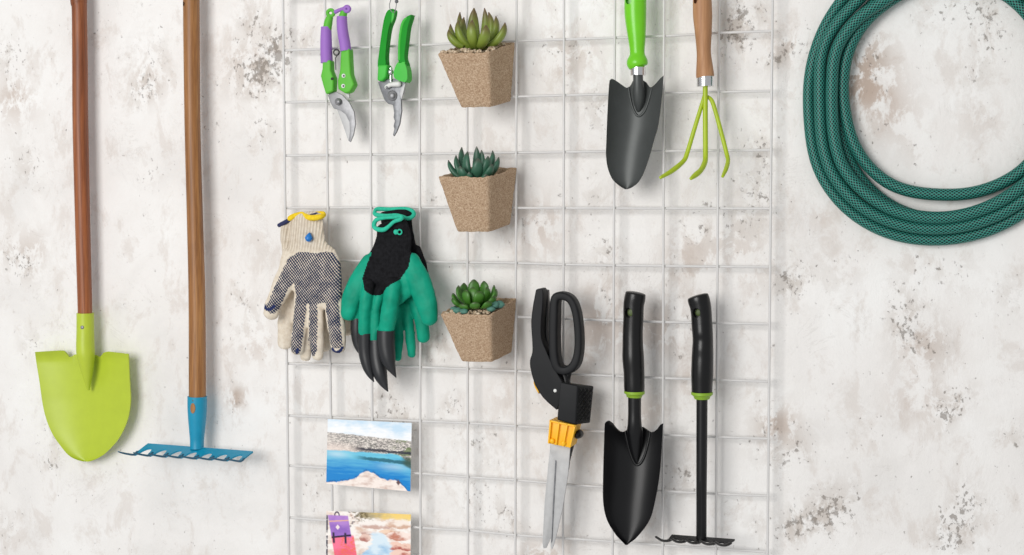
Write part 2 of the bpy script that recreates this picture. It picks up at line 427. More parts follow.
def make_wall():
    mb = MB(); x0, x1, z0, z1, st = -1.05, 1.35, .70, 2.15, .012
    nx = int((x1-x0)/st); nz = int((z1-z0)/st)
    bl = [(P(a, b, 0), r*.00130, k) for a, b, r, k in BLOTS]; br = [(P(a, b, 0), r*.0013, k) for a, b, r, k in BROWNS]
    rnd = random.Random(3)
    for _ in range(90):
        q = Vector((rnd.uniform(x0, x1), 0, rnd.uniform(z0, z1))); u, v = proj(q)
        if -10 < u < 1034 and -10 < v < 565: continue
        bl.append((q, rnd.uniform(.015, .035), rnd.uniform(.4, .9)))
        if rnd.random() < .4: br.append((q, rnd.uniform(.02, .035), rnd.uniform(.3, .8)))
    rows = []
    for j in range(nz+1):
        row = []
        for i in range(nx+1):
            p = Vector((x0+(x1-x0)*i/nx, 0, z0+(z1-z0)*j/nz))
            w = sum(k*math.exp(-((p-q).length/r)**2) for q, r, k in bl if (p-q).length < 3*r)
            b = sum(k*math.exp(-((p-q).length/r)**2) for q, r, k in br if (p-q).length < 3*r)
            y = .0016*noise.noise(Vector((p.x*5, 0, p.z*5)))
            row.append(mb.vert((p.x, y, p.z), wear=min(w, 1.2), brown=min(b, 1.2)))
        rows.append(row)
    mb.grid(rows)
    bk = [mb.vert((x, .12, z), wear=0, brown=0) for x, z in ((x0, z0), (x1, z0), (x1, z1), (x0, z1))]
    mb.f.append(tuple(bk))
    edges = [rows[0], [r[-1] for r in rows], rows[-1][::-1], [r[0] for r in rows][::-1]]
    for k in range(4): mb.f.append(tuple(edges[k])+(bk[(k+1) % 4], bk[k]))
    o = put('wall_back', mb.mesh('wall_back'), 'plaster', None, 30, (0, 0, 0)); o['kind'] = 'structure'
make_wall()

# ------------------------------------------------------------------ wire grid
VX = [(283, 289), (325, 333), (370, 373), (419.5, 420.5), (467, 468), (516.5, 515.3), (564, 563), (615, 612.5), (664, 662.6), (719, 715.8), (772.5, 767.5)]
HY = [[(285, -2), (770, -29)],
 [(285, 50.4), (370, 47.2), (420, 45), (516, 41), (563, 39.5), (663, 36), (717, 33), (770, 31)], [(285, 102.3), (420, 99.3), (563, 95.3), (663, 93), (770, 91)],
 [(285, 155.6), (420, 154), (563, 152), (663, 151), (770, 150)], [(285, 208), (420, 207.7), (563, 208), (770, 208.4)], [(285, 260), (420, 261.7), (516, 263), (563, 264.6), (663, 266), (770, 267)],
 [(286, 312), (420, 315), (516, 317), (563, 318.7), (663, 322), (770, 324)], [(287, 363.6), (372, 365), (420, 367), (516, 371), (563, 373.7), (663, 378), (770, 381.5)],
 [(287.5, 415.5), (420, 421), (469, 423), (516, 426), (563, 429), (663, 434.8), (770, 438.6)], [(288, 465.6), (420, 473.4), (469, 477), (516, 480), (563, 484), (663, 491), (769, 496)],
 [(288, 517.5), (420, 527.6), (469, 530.5), (516, 535), (563, 538), (663, 545), (769, 552)], [(288, 569), (769, 610)]]
WR = .00165
grid = thing('wire_grid', P(528, 590, GRID), 'large white wire mesh panel hung on the plaster wall behind the small tools', 'grid panel')
for a, b in VX:
    q = (b-a)/555; mb = MB()
    ptube(mb, [(a+q*y, y, GRID+WR*.95, 1.27) for y in (-34, 0, 200, 400, 555, 612)], 10, 2)
    part('vertical_wire', mb, 'wire', grid)
for row in HY:
    mb = MB(); l, r = row[0], row[-1]
    sl = (row[1][1]-l[1])/(row[1][0]-l[0]); sr = (r[1]-row[-2][1])/(r[0]-row[-2][0])
    k0, k1 = (l[1]+2)/557, (r[1]+2)/557
    row = [(283+6*k0-.9, l[1]-1.5*sl)]+row[1:-1]+[(772.5-5*k1+.9, r[1]+1.5*sr)]
    ptube(mb, [(x, y, GRID-WR*.95, 1.27) for x, y in row], 10, 4)
    part('horizontal_wire', mb, 'wire', grid)

# ------------------------------------------------------------------ long tools on the left
sh = thing('shovel', P(86.7, 461, .012), 'lime green round-mouth shovel with a reddish wooden shaft hanging on the plaster', 'shovel')
mb = MB(); ptube(mb, [(78.2, -14, .026, 7.2), (78.6, -4, .026, 8.2), (78.8, 3, .026, 8.1), (79.4, 10, .026, 7.5), (80, 60, .026, 7.6), (80.4, 120, .026, 7.7), (82.6, 220, .026, 7.4), (84.8, 300, .026, 7.1), (85.2, 325, .026, 6.9)], 20, round_ends=.5)
part('shaft', mb, 'wood_red', sh)
mb = MB(); ptube(mb, [(85.2, 313, .026, 8.4), (85.3, 330, .026, 8.5), (85.4, 348, .027, 9), (86.2, 358, .027, 8.4), (87.4, 374, .025, 5.2), (88.4, 390, .020, 1.2)], 24)
sock = part('socket', mb, 'lime', sh)
mb = MB(); disc(mb, 82.6, 327.3, .036, 2.0, .0022); part('rivet', mb, 'steel', sock)
L = [(350, 34.8), (361, 36.1), (380, 39.2), (410, 43.8), (432, 51.4), (450, 63.7), (457, 71), (460.5, 79), (462, 86)]
Rr = [(350, 127.6), (353, 128.2), (383, 129.6), (401, 130.4), (419.5, 127.4), (438, 118.9), (452, 106.6), (458, 98), (461, 91), (462, 87)]
top = [(0, 352), (.27, 350.5), (.31, 350.7), (.335, 353.5), (.36, 357.2), (.39, 356.5), (.42, 354.5), (.60, 354.5), (.66, 355.5), (.69, 357.2), (.715, 355), (.735, 352.6), (.78, 351.6), (1, 354)]
def dshovel(u, y):
    d = .018-.012*abs(u)**2*0+.010*(1-abs(u)**2)*0
    d = .010+.015*u*u*(1-max(0, (y-400)/62)**2*.5)+.004*max(0, (y-400)/62)
    if y < 360: d += .007*((360-y)/9)**1.5*(0 if abs(u) < .2 else 1)
    return d
part('blade', blade(L, Rr, top, 461.6, dshovel, .0022, 64, 44), 'lime', sh, 60)

rk = thing('garden_rake', P(192, 455, .03), 'blue toothed rake with a tan wooden shaft hanging beside the shovel', 'rake')
mb = MB(); ptube(mb, [(191, -14, .030, 7.6), (191.3, 0, .030, 8.3), (192.4, 120, .030, 7.9), (195, 220, .030, 8.0), (197, 300, .030, 8.3), (197.4, 395, .030, 8.4), (197.3, 415, .030, 7.6)], 20, round_ends=.5)
shaft = part('shaft', mb, 'wood_tan', rk)
drill(shaft, P(187.0, 4.8, .03), 1.9*.0013, 2.5*.0013)
mb = MB(); ptube(mb, [(197.2, 396.3, .030, 9.6), (197.2, 412, .030, 9.3), (197.1, 428, .030, 8.0), (197, 440, .030, 6.9), (197, 449, .031, 6.8)], 24)
sock = part('socket', mb, 'blue', rk)
mb = MB()
for k in range(20):
    pass
ring = [P(192.6+2.3*math.cos(a), 408.3+5.2*math.sin(a), .0436) for a in [2*math.pi*k/20 for k in range(20)]]
mb.prism(ring, .004); part('socket_slot', mb, 'wood_tan', sock)['label'] = 'oval slot showing the wooden shaft'
mb = MB(); disc(mb, 193, 400.6, .0425, .8, .001); part('rivet', mb, 'steel_dk', sock)
# rake head: sloping plate with a scalloped front edge, eight teeth
mb = MB(); NT = 8
def headpt(s, v):           # s along the head 0..1, v 0 back .. 1 front
    xb, yb = 148+105*s, 443.2+8*s; xf, yf = 133.3+107*s, 454.3+6.6*s
    return xb+(xf-xb)*v, yb+(yf-yb)*v, .030+.026*v
rows = []
ns = 112
for i in range(ns+1):
    s = i/ns; ph = (s*(NT-1)) % 1.0
    notch = math.sqrt(max(0, 1-((ph-.52)/.34)**2)) if abs(ph-.52) < .34 else 0
    vmax = 1-.62*notch
    rows.append([mb.vert(P(*headpt(s, vmax*j/6))) for j in range(7)])
mb.grid(rows)
nv = len(mb.v); off = Vector((0, .0006, -.0022))
rows2 = [[mb.vert(mb.v[i]+off) for i in r] for r in rows]; mb.grid(rows2, flip=True)
for A, B in ((rows[0], rows2[0]), (rows[-1], rows2[-1]), ([r[0] for r in rows], [r[0] for r in rows2]), ([r[-1] for r in rows], [r[-1] for r in rows2])):
    for k in range(len(A)-1): mb.f.append((A[k], A[k+1], B[k+1], B[k]))
part('rake_head', mb, 'blue', rk, 30)
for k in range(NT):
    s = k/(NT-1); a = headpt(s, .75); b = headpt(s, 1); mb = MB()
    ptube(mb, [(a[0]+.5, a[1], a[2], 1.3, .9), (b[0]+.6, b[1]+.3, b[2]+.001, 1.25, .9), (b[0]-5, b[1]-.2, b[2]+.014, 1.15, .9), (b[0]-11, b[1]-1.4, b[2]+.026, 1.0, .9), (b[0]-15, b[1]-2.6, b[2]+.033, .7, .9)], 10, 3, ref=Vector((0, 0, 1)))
    part('tine', mb, 'blue_shaded', rk)

# ------------------------------------------------------------------ secateurs
def pl(mb, pts, d, th, smooth=0):
    """plate of real thickness whose whole silhouette (front face and the side one sees) fills the outline"""
    sh = .5*(959-pts[0][0])*th/1.7; out = []
    for x, y in pts:
        xs = []
        for (a, b), (c, e) in zip(pts, pts[1:]+pts[:1]):
            yy = min(max(y, min(q[1] for q in pts)+.05), max(q[1] for q in pts)-.05)
            if (b > yy) != (e > yy): xs.append(a+(c-a)*(yy-b)/(e-b))
        l = [q for q in xs if q <= x+.6]; r = [q for q in xs if q >= x-.6]
        xl = max([q for q in l if q < x-.6], default=None); xr = min([q for q in r if q > x+.6], default=None)
        at_l = any(abs(q-x) <= .6 for q in xs)
        if xl is None and xr is not None: out.append((x, y))
        elif xr is None and xl is not None: out.append((x-min(sh, .5*(x-xl)), y))
        elif xl is None: out.append((x-sh*.5, y))
        else: out.append((x-min(sh, .5*(xr-xl))*(x-xl)/(xr-xl), y))
    return mb.prism(ppoly(out, d, smooth), th)
sa = thing('secateurs', P(340, 142, .032), 'lilac and green secateurs with closed handles, left of the two pruners', 'secateurs', None)
D = .040
mb = MB(); pl(mb, [(322.5, 60), (333, 60), (333, 70), (336, 78), (335.6, 91), (326.9, 94.3), (322.8, 85), (320.4, 76), (322, 69)], D+.007, .014)
lh = part('handle', mb, 'sec_green', sa, 40, .0025, 3)
mb = MB(); ptube(mb, [(330.2, 16.6, D, 3.2), (328.4, 22, D, 4.2), (327, 32, D, 4.4), (326.6, 45, D, 4.4), (327.5, 62, D, 4.6)], 14)
lr = [(330.7+3.1*math.cos(a), 13.0+3.1*math.sin(a), D, 1.8) for a in [2*math.pi*k/14 for k in range(14)]]
ptube(mb, lr, 10, 2, loop=True); part('handle_core', mb, 'sec_green', lh)
mb = MB(); ptube(mb, [(326.2, 27, D, 5.3), (326.1, 36, D, 5.7), (326.2, 46, D, 6.0), (326.8, 62.8, D, 6.2)], 20); part('grip_sleeve', mb, 'purple', lh)
mb = MB(); pl(mb, [(341, 48), (351.6, 48), (352.2, 62), (353, 74), (356.6, 84.5), (352.5, 91.6), (346.5, 93.6), (337.7, 89), (337.4, 80.8), (339.7, 70), (340.2, 60)], D+.009, .014)
rh = part('handle', mb, 'sec_green', sa, 40, .0025, 3)
mb = MB(); ptube(mb, [(345, 8.6, D+.004, 3.0), (343.8, 13, D+.004, 3.6), (342.2, 20, D+.004, 4.2), (343.2, 34, D+.004, 4.4), (346, 51, D+.004, 4.6)], 14, round_ends=.7); part('handle_core', mb, 'sec_green', rh)
mb = MB(); ptube(mb, [(341.9, 16.6, D+.004, 5.3), (342, 24, D+.004, 5.5), (343.1, 34, D+.004, 5.6), (344.8, 43, D+.004, 5.6), (346, 51, D+.004, 5.6)], 20); part('grip_sleeve', mb, 'purple', rh)
mb = MB(); lr = [(347+2.3*math.cos(a), 9+2.3*math.sin(a), D+.008, 2.0) for a in [2*math.pi*k/14 for k in range(14)]]
ptube(mb, lr, 10, 2, loop=True); ptube(mb, [(345.4, 8.2, D+.008, 2.0), (340, 9.8, D+.006, 1.9), (335.4, 12, D+.004, 2.1)], 10, 4, round_ends=.6)
part('lock_strap', mb, 'purple', sa)
for x, y in ((343.8, 75.8), (343.4, 86)):
    mb = MB(); disc(mb, x, y, D+.0085, 2.1, .0016); r = part('rivet', mb, 'white_pl', rh)
    mb = MB(); disc(mb, x, y, D+.0102, .9, .0006); part('rivet_hole', mb, 'black', rh)
mb = MB(); disc(mb, 332.3, 78.8, D+.0065, 1.4, .0012); part('rivet', mb, 'black', lh)  # black disc painted in for the dark of a hole in the handle
mb = MB()
hel = []
for k in range(49):
    a = 2*math.pi*k/16; hel.append((336.4+2.8*math.cos(a), 52.4+2.8*math.sin(a), D-.002+.0018*k/16, .75))
ptube(mb, hel+[(335.5, 58, D+.003, .5), (335.8, 70, D+.002, .5)], 6, 0); part('spring', mb, 'black', sa)
mb = MB(); pl(mb, [(329, 96), (336, 105), (337.5, 111), (340.4, 118.6), (344.4, 129.5), (348.6, 141), (350.5, 139), (351.5, 128), (349, 112), (343, 98), (338, 93)], D-.003, .003)
part('lower_blade', mb, 'steel_lt', sa, 40, .0005)
mb = MB(); pl(mb, [(327.5, 95), (332, 93), (336.3, 91.6), (343, 95), (349.8, 102.4), (354.6, 111.9), (355.9, 124), (353.9, 134.9), (350.5, 142.3), (348.7, 141), (349.8, 131), (349.3, 122), (345.5, 114.5), (340, 110.3), (333.6, 108.5), (330.5, 103)], D+.001, .0032)
bl = part('cutting_blade', mb, 'steel', sa, 40, .0008)
mb = MB(); disc(mb, 338.8, 101.8, D+.001, 3.6, .004); disc(mb, 338.8, 101.8, D+.004, 2.3, .003); part('pivot_bolt', mb, 'steel', sa)
mb = MB(); pl(mb, [(344, 92), (350, 93), (349.5, 98), (346, 97)], D-.001, .004); part('stop_lug', mb, 'steel_lt', sa, 40, .0006)

sb = thing('secateurs', P(394, 136, .032), 'all green open-handled secateurs hanging from a wire loop', 'secateurs')
D = .038
def section(spec, mb, n=20): return ptube(mb, spec, n, 5, round_ends=.6)
mb = MB(); pl(mb, cat([(388.8, 9.6), (395.6, 9.6), (394.6, 18), (391.2, 27), (389, 40), (387.6, 56), (387.4, 68), (378, 68), (379, 52), (382.4, 27), (385.2, 14.9)], 4, True), D+.006, .013)
lh = part('handle', mb, 'sec_deep', sb, 40, .003, 3)
mb = MB(); pl(mb, [(377.8, 65), (388, 64.5), (388.6, 77), (383, 81.4), (377, 80.4)], D+.0085, .016); part('handle_base', mb, 'sec_pale', lh, 40, .0025, 3)
mb = MB(); pl(mb, [(391.8, 11), (395, 11), (394, 18), (391.4, 24)], D+.0066, .003); part('handle_recess', mb, 'sec_pale', lh, 40, .0004)
mb = MB(); pl(mb, cat([(411.4, 14.6), (412.7, 17), (409.8, 27), (407.8, 43), (406.4, 57), (408.4, 66), (400, 66), (398.2, 54), (399.4, 38), (401.4, 24.5), (405.6, 17.6)], 4, True), D+.006, .013)
rh = part('handle', mb, 'sec_deep', sb, 40, .003, 3)
mb = MB(); ptube(mb, [(409.8, 16, D+.004, .9), (404, 21, D+.005, 1.6), (401.2, 30, D+.005, 1.6), (399.6, 44, D+.005, 1.5), (399.4, 60, D+.005, 1.5)], 10); part('grip_edge', mb, 'sec_pale', rh)
mb = MB(); pl(mb, cat([(398, 62), (401, 63), (406, 62), (408.8, 67), (410, 75), (409, 80.6), (404, 82), (394.6, 78), (394, 70)], 4, True), D+.0085, .016); part('handle_base', mb, 'sec_pale', rh, 40, .0025, 3)
mb = MB(); mb.ball(P(390.7, 72, D+.006), .0038); mb.tube([P(390.7, 68, D+.002), P(390.9, 82, D+.002)], [.0022, .0022], 12); part('spring', mb, 'chrome', sb)
mb = MB(); pl(mb, [(377.8, 82), (384, 79.6), (394.7, 78.6), (406, 81.6), (404.4, 90), (401.5, 99), (402.2, 110.5), (400.2, 124), (397, 132), (394, 136.4), (392.8, 135), (394.2, 129), (393.4, 126), (394.6, 121), (393.4, 117.5), (394, 113), (392.7, 105), (388, 103.8), (384.6, 100.4), (381, 91.6)], D+.001, .004)
part('cutting_blade', mb, 'steel_dk', sb, 40, .0008)
mb = MB(); pl(mb, [(401, 88), (405.6, 83), (404.2, 90), (401.6, 99.5), (399.6, 94)], D+.0018, .002); part('spring_plate', mb, 'steel_lt', sb, 40, .0004)
mb = MB(); ptube(mb, [(386.6, 87, D+.003, 2.2), (391, 84.6, D+.004, 2.4), (398.6, 84, D+.004, 3.0)], 14, 4, round_ends=1); part('safety_catch', mb, 'white_pl', sb)
mb = MB(); disc(mb, 386.9, 87.4, D+.0055, 1.3, .001); part('catch_hole', mb, 'steel_dk', sb)
mb = MB(); disc(mb, 392.8, 95.7, D, 5.2, .004); disc(mb, 392.6, 95.7, D+.003, 3.2, .0036); part('pivot_bolt', mb, 'steel', sb)
mb = MB(); ptube(mb, [(392.4, 12.5, D+.009, .42), (390, 9, D+.009, .42), (389.6, 4.4, D+.002, .42), (390.6, 0, D-.008, .42), (393, -14, GRID-.001, .42), (396.4, -14.5, GRID-.004, .42), (397, -3, D-.006, .42), (396.4, 4, D, .42), (395.6, 9.4, D+.004, .42), (394, 13, D+.009, .42)], 8, 4)
part('hanging_wire', mb, 'steel', sb)
mb = MB(); mb.ball(P(396.6, 1.4, D-.002), .0024); part('wire_twist', mb, 'steel_dk', sb)

# ------------------------------------------------------------------ potted succulents
def pot_thing(label, top_, bot, grit_h):
    """top_/bot: front-left, front-right, back-right, back-left pixel corners"""
    dT = (.090, .090, .0258, .0258); dB = (.066, .066, .0258, .0258)
    T = [P(x, y, d) for (x, y), d in zip(top_, dT)]; B = [P(x, y, d) for (x, y), d in zip(bot, dB)]
    T[3] = T[2]+(T[0]-T[1])*.97; B[3] = B[2]+(B[0]-B[1])*.97
    root = thing('potted_succulent', sum(B, Vector())/4, label, 'potted plant', 'succulents in peat pots')
    def q(a, b, h):
        def bil(c): return (c[0]*(1-a)*(1-b)+c[1]*(1+a)*(1-b)+c[2]*(1+a)*(1+b)+c[3]*(1-a)*(1+b))/4
        return bil(B).lerp(bil(T), h)
    def loop(k, h, jit=0, n=72):
        r = []
        for i in range(n):
            t = i/n*4; sd = int(t); f = (t-sd)*2-1
            x, y = ((f, -1), (1, f), (-f, 1), (-1, -f))[sd]
            m = (abs(x)**18+abs(y)**18)**(1/18)/1.02     # rounded corners
            x, y = x/m*k, y/m*k
            p = q(x, y, h+jit*noise.noise(Vector((x*6, y*6, h*9+len(label)))))
            r.append(p)
        return r
    mb = MB(); rows = []
    for h in [0, .02]+[i/24 for i in range(2, 25)]: rows.append([mb.vert(p) for p in loop(.97 if h == 0 else 1, h, .018 if h > .97 else 0)])
    for k, h in ((.985, 1.012), (.93, 1.012), (.915, .99), (.91, .93), (.90, .8), (.88, .5)): rows.append([mb.vert(p) for p in loop(k, h, .03 if h > 1 else 0)])
    mb.grid(rows, True); mb.f.append(tuple(rows[0][::-1])); mb.f.append(tuple(rows[-1]))
    for i, v in enumerate(mb.v): mb.v[i] = v+Vector((noise.noise(v*160), min(0, noise.noise(v*170+Vector((5, 0, 0)))), noise.noise(v*160+Vector((0, 9, 0)))))*.0007
    part('pot', mb, 'peat', root, 50)
    mb = MB(); rows = []
    for k in range(0, 19):
        kk = .905*k/18; rr = []
        for p in loop(max(kk, .01), grit_h):
            z = .0028*noise.noise(p*180)+.0022*noise.noise(p*420)
            rr.append(mb.vert(p+Vector((0, 0, z))))
        rows.append(rr)
    mb.grid(rows, True); mb.f.append(tuple(rows[0]))
    g = part('gravel', mb, 'grit', root, 180); g['kind'] = 'stuff'
    return root, q
def leaves(root, base, specs, mat, prof, flat, bow, wk=1):
    mb = MB(); bx, by, bd = base
    for tx, ty, d, w, *b in specs:
        b0 = P(bx+(tx-bx)*.16, by+(ty-by)*.05 if not b else b[0], bd+(d-bd)*.2); t0 = P(tx, ty, d)
        ax = t0-b0; L = ax.length
        outw = Vector((ax.x, ax.y, 0)); outw = outw.normalized() if outw.length > 1e-5 else Vector((0, -1, 0))
        pts = []; rad = []; n = len(prof)*3
        for k in range(n+1):
            t = k/n; pts.append(b0+ax*t+outw*(bow*L*4*t*(1-t))-Vector((0, 0, bow*L*.5*4*t*(1-t))))
            rad.append((lerp_tab([(i/(len(prof)-1), v) for i, v in enumerate(prof)], t)*w*wk*.00128, lerp_tab([(i/(len(prof)-1), v) for i, v in enumerate(prof)], t)*w*wk*.00128*flat))
        mb.tube(pts, rad, 14, ref=outw+Vector((0, 0, .35)) if abs(outw.dot(ax.normalized())) < .95 else Vector((0, 0, 1)), attr='tip')
    return part('rosette', mb, mat, root, 180)
FAT = [.5, .68, .84, .95, 1.02, 1.06, 1.06, 1.02, .94, .8, .54, .1]
SPOON = [.35, .42, .5, .6, .72, .84, .95, 1.02, 1.04, .98, .78, .2]
r1, q = pot_thing('topmost peat pot holding an olive succulent with brown pointed leaf tips', [(437.5, 54.5), (489, 53.5), (515.4, 43), (466, 43)], [(461, 107.4), (491, 106.8), (511, 101), (484, 100)], .965)
q1 = q; B1 = (477, 50, .060)
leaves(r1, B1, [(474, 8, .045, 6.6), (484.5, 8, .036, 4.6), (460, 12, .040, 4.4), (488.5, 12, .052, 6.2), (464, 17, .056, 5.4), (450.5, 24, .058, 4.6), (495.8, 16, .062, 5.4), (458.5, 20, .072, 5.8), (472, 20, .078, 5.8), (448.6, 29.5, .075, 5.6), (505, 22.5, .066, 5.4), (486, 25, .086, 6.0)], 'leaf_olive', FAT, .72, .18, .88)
r2, q = pot_thing('middle peat pot holding a dark blue-green succulent', [(438, 177.5), (488.5, 178), (517.5, 168.5), (468, 170)], [(457, 231.6), (489, 232), (510.5, 224), (482, 224)], .90)
B2 = (474, 183, .060)
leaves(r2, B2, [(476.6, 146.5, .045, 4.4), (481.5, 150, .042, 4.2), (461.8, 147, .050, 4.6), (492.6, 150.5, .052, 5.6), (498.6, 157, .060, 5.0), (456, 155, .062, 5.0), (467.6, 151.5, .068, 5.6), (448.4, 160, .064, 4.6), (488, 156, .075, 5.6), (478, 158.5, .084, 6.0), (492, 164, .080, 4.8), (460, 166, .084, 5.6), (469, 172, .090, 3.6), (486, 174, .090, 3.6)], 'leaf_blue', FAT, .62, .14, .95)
r3, q = pot_thing('lowest peat pot holding a fresh green rosette succulent with blue-green pebbles', [(440, 314.5), (490.8, 315.5), (517, 299), (467, 297)], [(461.5, 361.3), (492, 362), (512, 352), (483, 352)], .94)
B3 = (475, 309, .060)
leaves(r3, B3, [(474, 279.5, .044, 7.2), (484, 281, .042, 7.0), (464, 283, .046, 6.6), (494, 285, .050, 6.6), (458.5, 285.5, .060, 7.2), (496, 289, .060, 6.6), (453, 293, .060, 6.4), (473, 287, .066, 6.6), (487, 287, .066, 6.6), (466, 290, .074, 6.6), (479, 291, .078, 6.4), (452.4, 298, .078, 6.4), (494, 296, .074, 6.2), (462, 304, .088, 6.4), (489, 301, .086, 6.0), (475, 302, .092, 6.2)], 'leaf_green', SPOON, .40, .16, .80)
q3 = q
for x, y, d, s_ in ((458, 311, .082, .0050), (464, 311.5, .086, .0046), (494, 305, .070, .0062), (499, 304.5, .064, .0058), (491, 309, .078, .0045), (454, 309, .074, .0042)):
    mb = MB(); mb.ball(P(x, y, d), s_, 7, (1.2, 1, .8), x, .3); part('pebble', mb, 'peb_teal', r3, 180)['label'] = 'blue-green pebble'
rnd = random.Random(11)
for rr, qf, h in ((r1, q1, 1.025), (r3, q3, 1.0)):
    for k in range(34):
        a_ = -.86+1.72*rnd.random(); b_ = -.86+.42*rnd.random()**1.6
        if k % 4 == 0: a_, b_ = .84-.2*rnd.random(), -.8+1.3*rnd.random()
        mb = MB(); mb.ball(qf(a_, b_, h), .0016+.0018*rnd.random(), 5, (1.2, 1, .8), k*3.1, .4); part('pebble', mb, 'grit', rr, 180)

# ------------------------------------------------------------------ gloves
def glove(chains, voxel=.0014, smooth=5, wrinkle=.0012, ws=55):
    mb = MB()
    for ch in chains: ptube(mb, ch, 20, 4, round_ends=1.0)
    me = mb.mesh('scratch')
    me = evaluated(me, [('REMESH', dict(mode='VOXEL', voxel_size=voxel)), ('SMOOTH', dict(factor=.5, iterations=smooth))])
    vs = [v.co.copy() for v in me.vertices]; ns = [v.normal.copy() for v in me.vertices]
    out = MB(); out.v = [v+n*wrinkle*(noise.noise(v*ws)+.5*noise.noise(v*ws*2.3)) for v, n in zip(vs, ns)]
    out.f = [tuple(p.vertices) for p in me.polygons]; bpy.data.meshes.remove(me); return out
def inside(poly, x, y):
    r = False; j = len(poly)-1
    for i in range(len(poly)):
        (a, b), (c, d) = poly[i], poly[j]
        if (b > y) != (d > y) and x < (c-a)*(y-b)/(d-b)+a: r = not r
        j = i
    return r
def segdist(x, y, pts):
    best = 1e9
    for (a, b), (c, d) in zip(pts, pts[1:]):
        t = max(0, min(1, ((x-a)*(c-a)+(y-b)*(d-b))/((c-a)**2+(d-b)**2))); best = min(best, math.hypot(x-a-t*(c-a), y-b-t*(d-b)))
    return best
# cotton pair: back glove first
gb = thing('work_glove', P(290, 350, .030), 'plain cream knitted glove tucked behind its dotted mate', 'glove', 'cotton work gloves')
db = .0335
ch = [[(304, 219, db, 18, .28), (304, 245, db, 19, .26), (308, 270, db, 26, .2), (310, 300, db, 28, .2), (312, 318, db, 26, .2)],
      [(288, 300, db, 8.5, .6), (285.5, 325, db, 8.3, .6), (284.6, 345, db, 7.6, .6)], [(304, 310, db, 8, .55), (306, 340, db, 7, .55), (305.5, 358, db, 5.6, .6)],
      [(322, 310, db, 8, .55), (324, 335, db, 7, .55), (324, 348, db, 6, .6)], [(338, 295, db, 8, .55), (345, 315, db, 7, .55), (349, 332, db, 6, .6)],
      [(285, 227, db, 4.6, .9), (286, 242, db, 5.6, .9), (291, 258, db, 8, .7)]]
mb = glove(ch)
for i, v in enumerate(mb.v):
    x, y = proj(v); mb.at.setdefault('palm', {})[i] = 0; mb.at.setdefault('navy', {})[i] = 0; mb.at.setdefault('rib', {})[i] = max(0, min(1, (256-y)/12))
part('knit_body', mb, 'cotton', gb, 180)
mb = MB(); ptube(mb, [(278.8, 225.4, db+.001, 2), (282.5, 223.6, db+.004, 2.2), (286.5, 221.4, db+.004, 2.1), (290.5, 219.5, db+.003, 2)], 10); part('cuff_hem', mb, 'navy_trim', gb)
gf = thing('work_glove', P(310, 356, .050), 'cream cotton glove with a navy dotted palm and yellow cuff, in front of its mate', 'glove', 'cotton work gloves')
df = .0535
thumb = [(294, 262), (283, 284), (274.5, 304), (271, 313)]
f1 = [(303, 298), (300, 325), (297.5, 350)]; f3 = [(314, 300), (314.5, 330), (314, 352)]; f4 = [(331, 290), (335, 322), (338, 347)]
ch = [[(307, 216.5, df, 17.5, .3), (307.5, 232, df, 18.5, .26), (307.5, 245, df, 21, .24), (310, 258, df, 29, .22), (315, 275, df+.002, 30, .24), (320, 292, df+.002, 24.5, .26), (319.5, 303, df, 22, .25)],
      [(296, 256, df, 15, .42), (289, 272, df+.002, 12.5, .5), (281, 289, df+.004, 10.5, .6), (273.5, 305, df+.005, 8.6, .7), (271, 314, df+.005, 8, .7)],
      [(304, 292, df, 10, .6), (301, 318, df+.003, 8.6, .7), (298.5, 338, df+.004, 7.6, .75), (297.6, 350, df+.004, 6.6, .75)],
      [(309, 300, df-.004, 7, .6), (307.5, 335, df-.005, 6.5, .7), (305.5, 356, df-.005, 5.8, .7)],
      [(316, 296, df, 9, .6), (316, 325, df+.003, 8.2, .7), (317, 345, df+.002, 7.4, .75), (318, 356, df+.002, 6, .75)],
      [(331, 282, df, 11.5, .5), (334, 310, df+.003, 10, .65), (337, 332, df+.005, 9.2, .7), (338.6, 348, df+.005, 7.6, .7)]]
mb = glove(ch, .0013, 4)
palmpoly = [(291, 258), (297, 252.5), (305, 252), (316, 253.5), (326, 251.5), (334, 253), (341, 264), (345, 280), (344, 293), (338, 303), (322, 303), (312, 305), (297, 300), (294, 283), (284, 292)]
for i, v in enumerate(mb.v):
    x, y = proj(v); e = 1.2*noise.noise(v*300); fr = 1
    on = inside(palmpoly, x, y) or segdist(x, y, thumb[:3]+[(272.2, 307)]) < 6.6+e or segdist(x, y, [(301.5, 298), (298.5, 325), (296, 348)]) < 5.6+e or segdist(x, y, [(313, 300), (313.5, 330), (312.5, 352)]) < 4.2+e or segdist(x, y, [(331, 295), (334, 322), (336.5, 342)]) < 6.2+e
    if v.y > -df+.001: on = False
    mb.at.setdefault('palm', {})[i] = 1. if on else 0.; mb.at.setdefault('rib', {})[i] = max(0, min(1, (254-y)/6))
    nv = (segdist(x, y, cat([(263.5, 304), (266, 308.5), (270, 309.5), (273.6, 306.5)], 3)) < 1.6 or segdist(x, y, cat([(332.4, 349), (335, 352), (339.5, 351.5), (342.4, 347.5)], 3)) < 1.5 or segdist(x, y, [(297.4, 349), (296.8, 353)]) < 1.4) and v.y < -df
    mb.at.setdefault('navy', {})[i] = 1. if nv else 0.
part('knit_body', mb, 'cotton', gf, 180)
